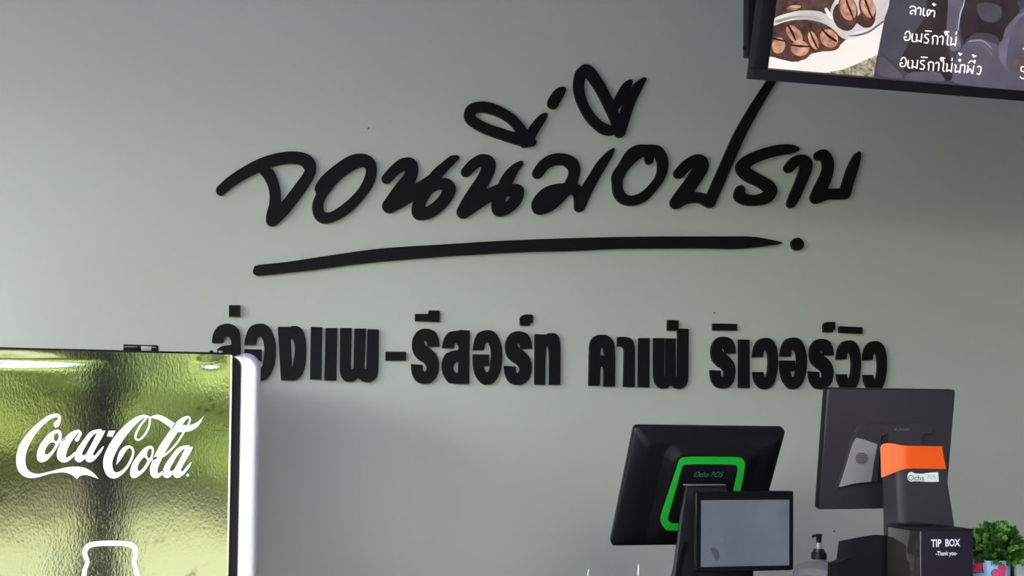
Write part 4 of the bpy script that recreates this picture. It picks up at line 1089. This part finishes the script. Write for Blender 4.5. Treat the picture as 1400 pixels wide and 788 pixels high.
# white card holder at the right edge
yc = -1.15
w0 = P(1388.5, 766, yc); 
wc = thing('card_holder', (w0.x+0.03, yc+0.02, CT), 'white printed card with cream edge at the right end, beside the plant pot', 'card')
box('card', (w0.x, yc, CT+0.004), (w0.x+0.085, yc+0.003, w0.z), mat('card_white', (0.85, 0.87, 0.88), 0.4), wc, bev=0.0006)
box('card_edge', (w0.x-0.0015, yc-0.001, CT+0.004), (w0.x+0.002, yc+0.004, w0.z+0.0005), mat('card_cream', (0.80, 0.70, 0.50), 0.5), wc)
box('base', (w0.x-0.01, yc-0.02, CT), (w0.x+0.095, yc+0.025, CT+0.006), M_BLACKG, wc, bev=0.001)
box('card_print', (w0.x+0.006, yc-0.0006, CT+0.02), (w0.x+0.08, yc-0.0001, w0.z-0.012), mat('card_print', (0.62, 0.70, 0.78), 0.4, color2=(0.86, 0.88, 0.9), nscale=40), wc)
# dark box behind the pot
d0 = P(1372, 765, -1.02); d1 = P(1390, 765, -1.02)
tag(box('utensil_box', (d0.x-0.01, -1.02, CT), (d1.x+0.012, -0.93, P(1380, 764, -1.02).z), M_GUN, bev=0.002), 'dark grey upright box just behind the heart-patterned pot', 'box')

# ------------------------------------------------------------------ pump bottle on the back shelf
YBt = -0.16
bc = P(1119.5, 765, YBt)
pbx = thing('pump_bottle', (bc.x, YBt, BT), 'clear pump bottle with black pump head and pale label, in front of the grey wall', 'bottle')
S = (P(1130, 765, YBt).x-P(1120, 765, YBt).x)/10     # metres per picture column there
def bz_(py): return P(1119.5, py, YBt).z - BT
M_CLEAR = mat('clear_plastic', (0.80, 0.82, 0.80), 0.12, trans=0.75); M_CLEAR.node_tree.nodes['Principled BSDF'].inputs['IOR'].default_value = 1.15
M_CAP = mat('pump_black', (0.012, 0.011, 0.012), 0.4)
lathe('bottle_body', [(0.0001, 0), (30*S, 0), (32*S, 0.006), (32*S, bz_(786)), (30*S, bz_(779)), (25*S, bz_(773)), (16*S, bz_(769)), (9*S, bz_(767)), (8*S, bz_(763.5)), (8*S, bz_(762)), (0.0001, bz_(762))], (bc.x, YBt, BT), M_CLEAR, pbx, n=32)
lathe('collar', [(0.0001, bz_(764.5)), (9.5*S, bz_(764.5)), (9.7*S, bz_(763)), (9.5*S, bz_(756.5)), (8*S, bz_(755)), (7*S, bz_(755)), (6.6*S, bz_(751)), (3*S, bz_(750.5)), (0.0001, bz_(750.5))], (bc.x, YBt, BT), M_CAP, pbx, n=32)
lathe('pump_stem', [(2.6*S, bz_(753)), (2.6*S, bz_(741))], (bc.x, YBt, BT), mat('stem_white', (0.75, 0.77, 0.74), 0.3), pbx, n=16)
lathe('pump_head', [(0.0001, bz_(742.3)), (3.0*S, bz_(742.3)), (3.4*S, bz_(735)), (4.2*S, bz_(732)), (4.3*S, bz_(730.6)), (0.0001, bz_(730.2))], (bc.x, YBt, BT), M_CAP, pbx, n=20)
hx = bc.x
nz0 = BT+bz_(731.2)
loft('nozzle', [[(hx-0.0*S, YBt-0.006, nz0+0.001), (hx, YBt+0.006, nz0+0.001), (hx, YBt+0.006, nz0-0.008), (hx, YBt-0.006, nz0-0.008)],
                [(hx-6*S, YBt-0.005, nz0), (hx-6*S, YBt+0.005, nz0), (hx-6*S, YBt+0.005, nz0-0.007), (hx-6*S, YBt-0.005, nz0-0.007)],
                [(hx-9.3*S, YBt-0.003, nz0-0.0035), (hx-9.3*S, YBt+0.003, nz0-0.0035), (hx-8.8*S, YBt+0.003, nz0-0.011), (hx-8.8*S, YBt-0.003, nz0-0.011)]], M_CAP, pbx, autosmooth=30)
rl = 32.4*S
vs = []; fs = []
for k in range(9):
    a = R(-14 + 42*k/8) - 0.1
    for z in (0.02, bz_(785) ): vs.append((bc.x+rl*math.sin(a), YBt-rl*math.cos(a), BT+z))
for k in range(8): fs.append((2*k, 2*k+2, 2*k+3, 2*k+1))
mk('label', vs, fs, mat('label_cream', (0.80, 0.74, 0.64), 0.4), pbx, smooth=True)

# ------------------------------------------------------------------ skewers standing in a holder below the frame
YS = -1.3
M_SKEW = mat('bamboo', (0.72, 0.55, 0.30), 0.5)
M_SKEW2 = mat('pale_straw', (0.80, 0.72, 0.68), 0.4)
def stick(px, py, lean, m, name, lab):
    tp = P(px, py, YS); bz0 = CT + 0.004
    bp = Vector((tp.x+lean, YS, bz0))
    d = tp-bp
    rings = []
    for f, r_ in ((0, 0.0018), (0.93, 0.0018), (0.985, 0.0012), (1.0, 0.0004)):
        c = bp+d*f
        rings.append([(c.x+r_*math.cos(a*math.pi/4), c.y+r_*math.sin(a*math.pi/4), c.z) for a in range(8)])
    tag(loft(name, rings, m, autosmooth=60), lab, 'skewer')
stick(804.8, 778.5, -0.008, M_SKEW, 'bamboo_skewer', 'tip of a thin bamboo skewer at the bottom edge, left of the other')
stick(873, 771.5, -0.002, M_SKEW2, 'bamboo_skewer', 'tip of a thin pale skewer standing left of the black till stand')
hx0 = P(792, 780, YS).x; hx1 = P(884, 780, YS).x
hd = thing('skewer_holder', ((hx0+hx1)/2, YS, CT), 'low open black tray holding the two skewers, under the picture edge', 'holder')
zt_ = CT+0.07
for a, b_ in (((hx0, YS-0.03, CT), (hx1, YS-0.027, zt_)), ((hx0, YS+0.027, CT), (hx1, YS+0.03, zt_)), ((hx0, YS-0.027, CT), (hx0+0.003, YS+0.027, zt_)), ((hx1-0.003, YS-0.027, CT), (hx1, YS+0.027, zt_))):
    box('side', a, b_, M_BLACKP, hd)
box('bottom', (hx0+0.003, YS-0.027, CT), (hx1-0.003, YS+0.027, CT+0.003), M_BLACKP, hd)
print('CTR x', hx0)
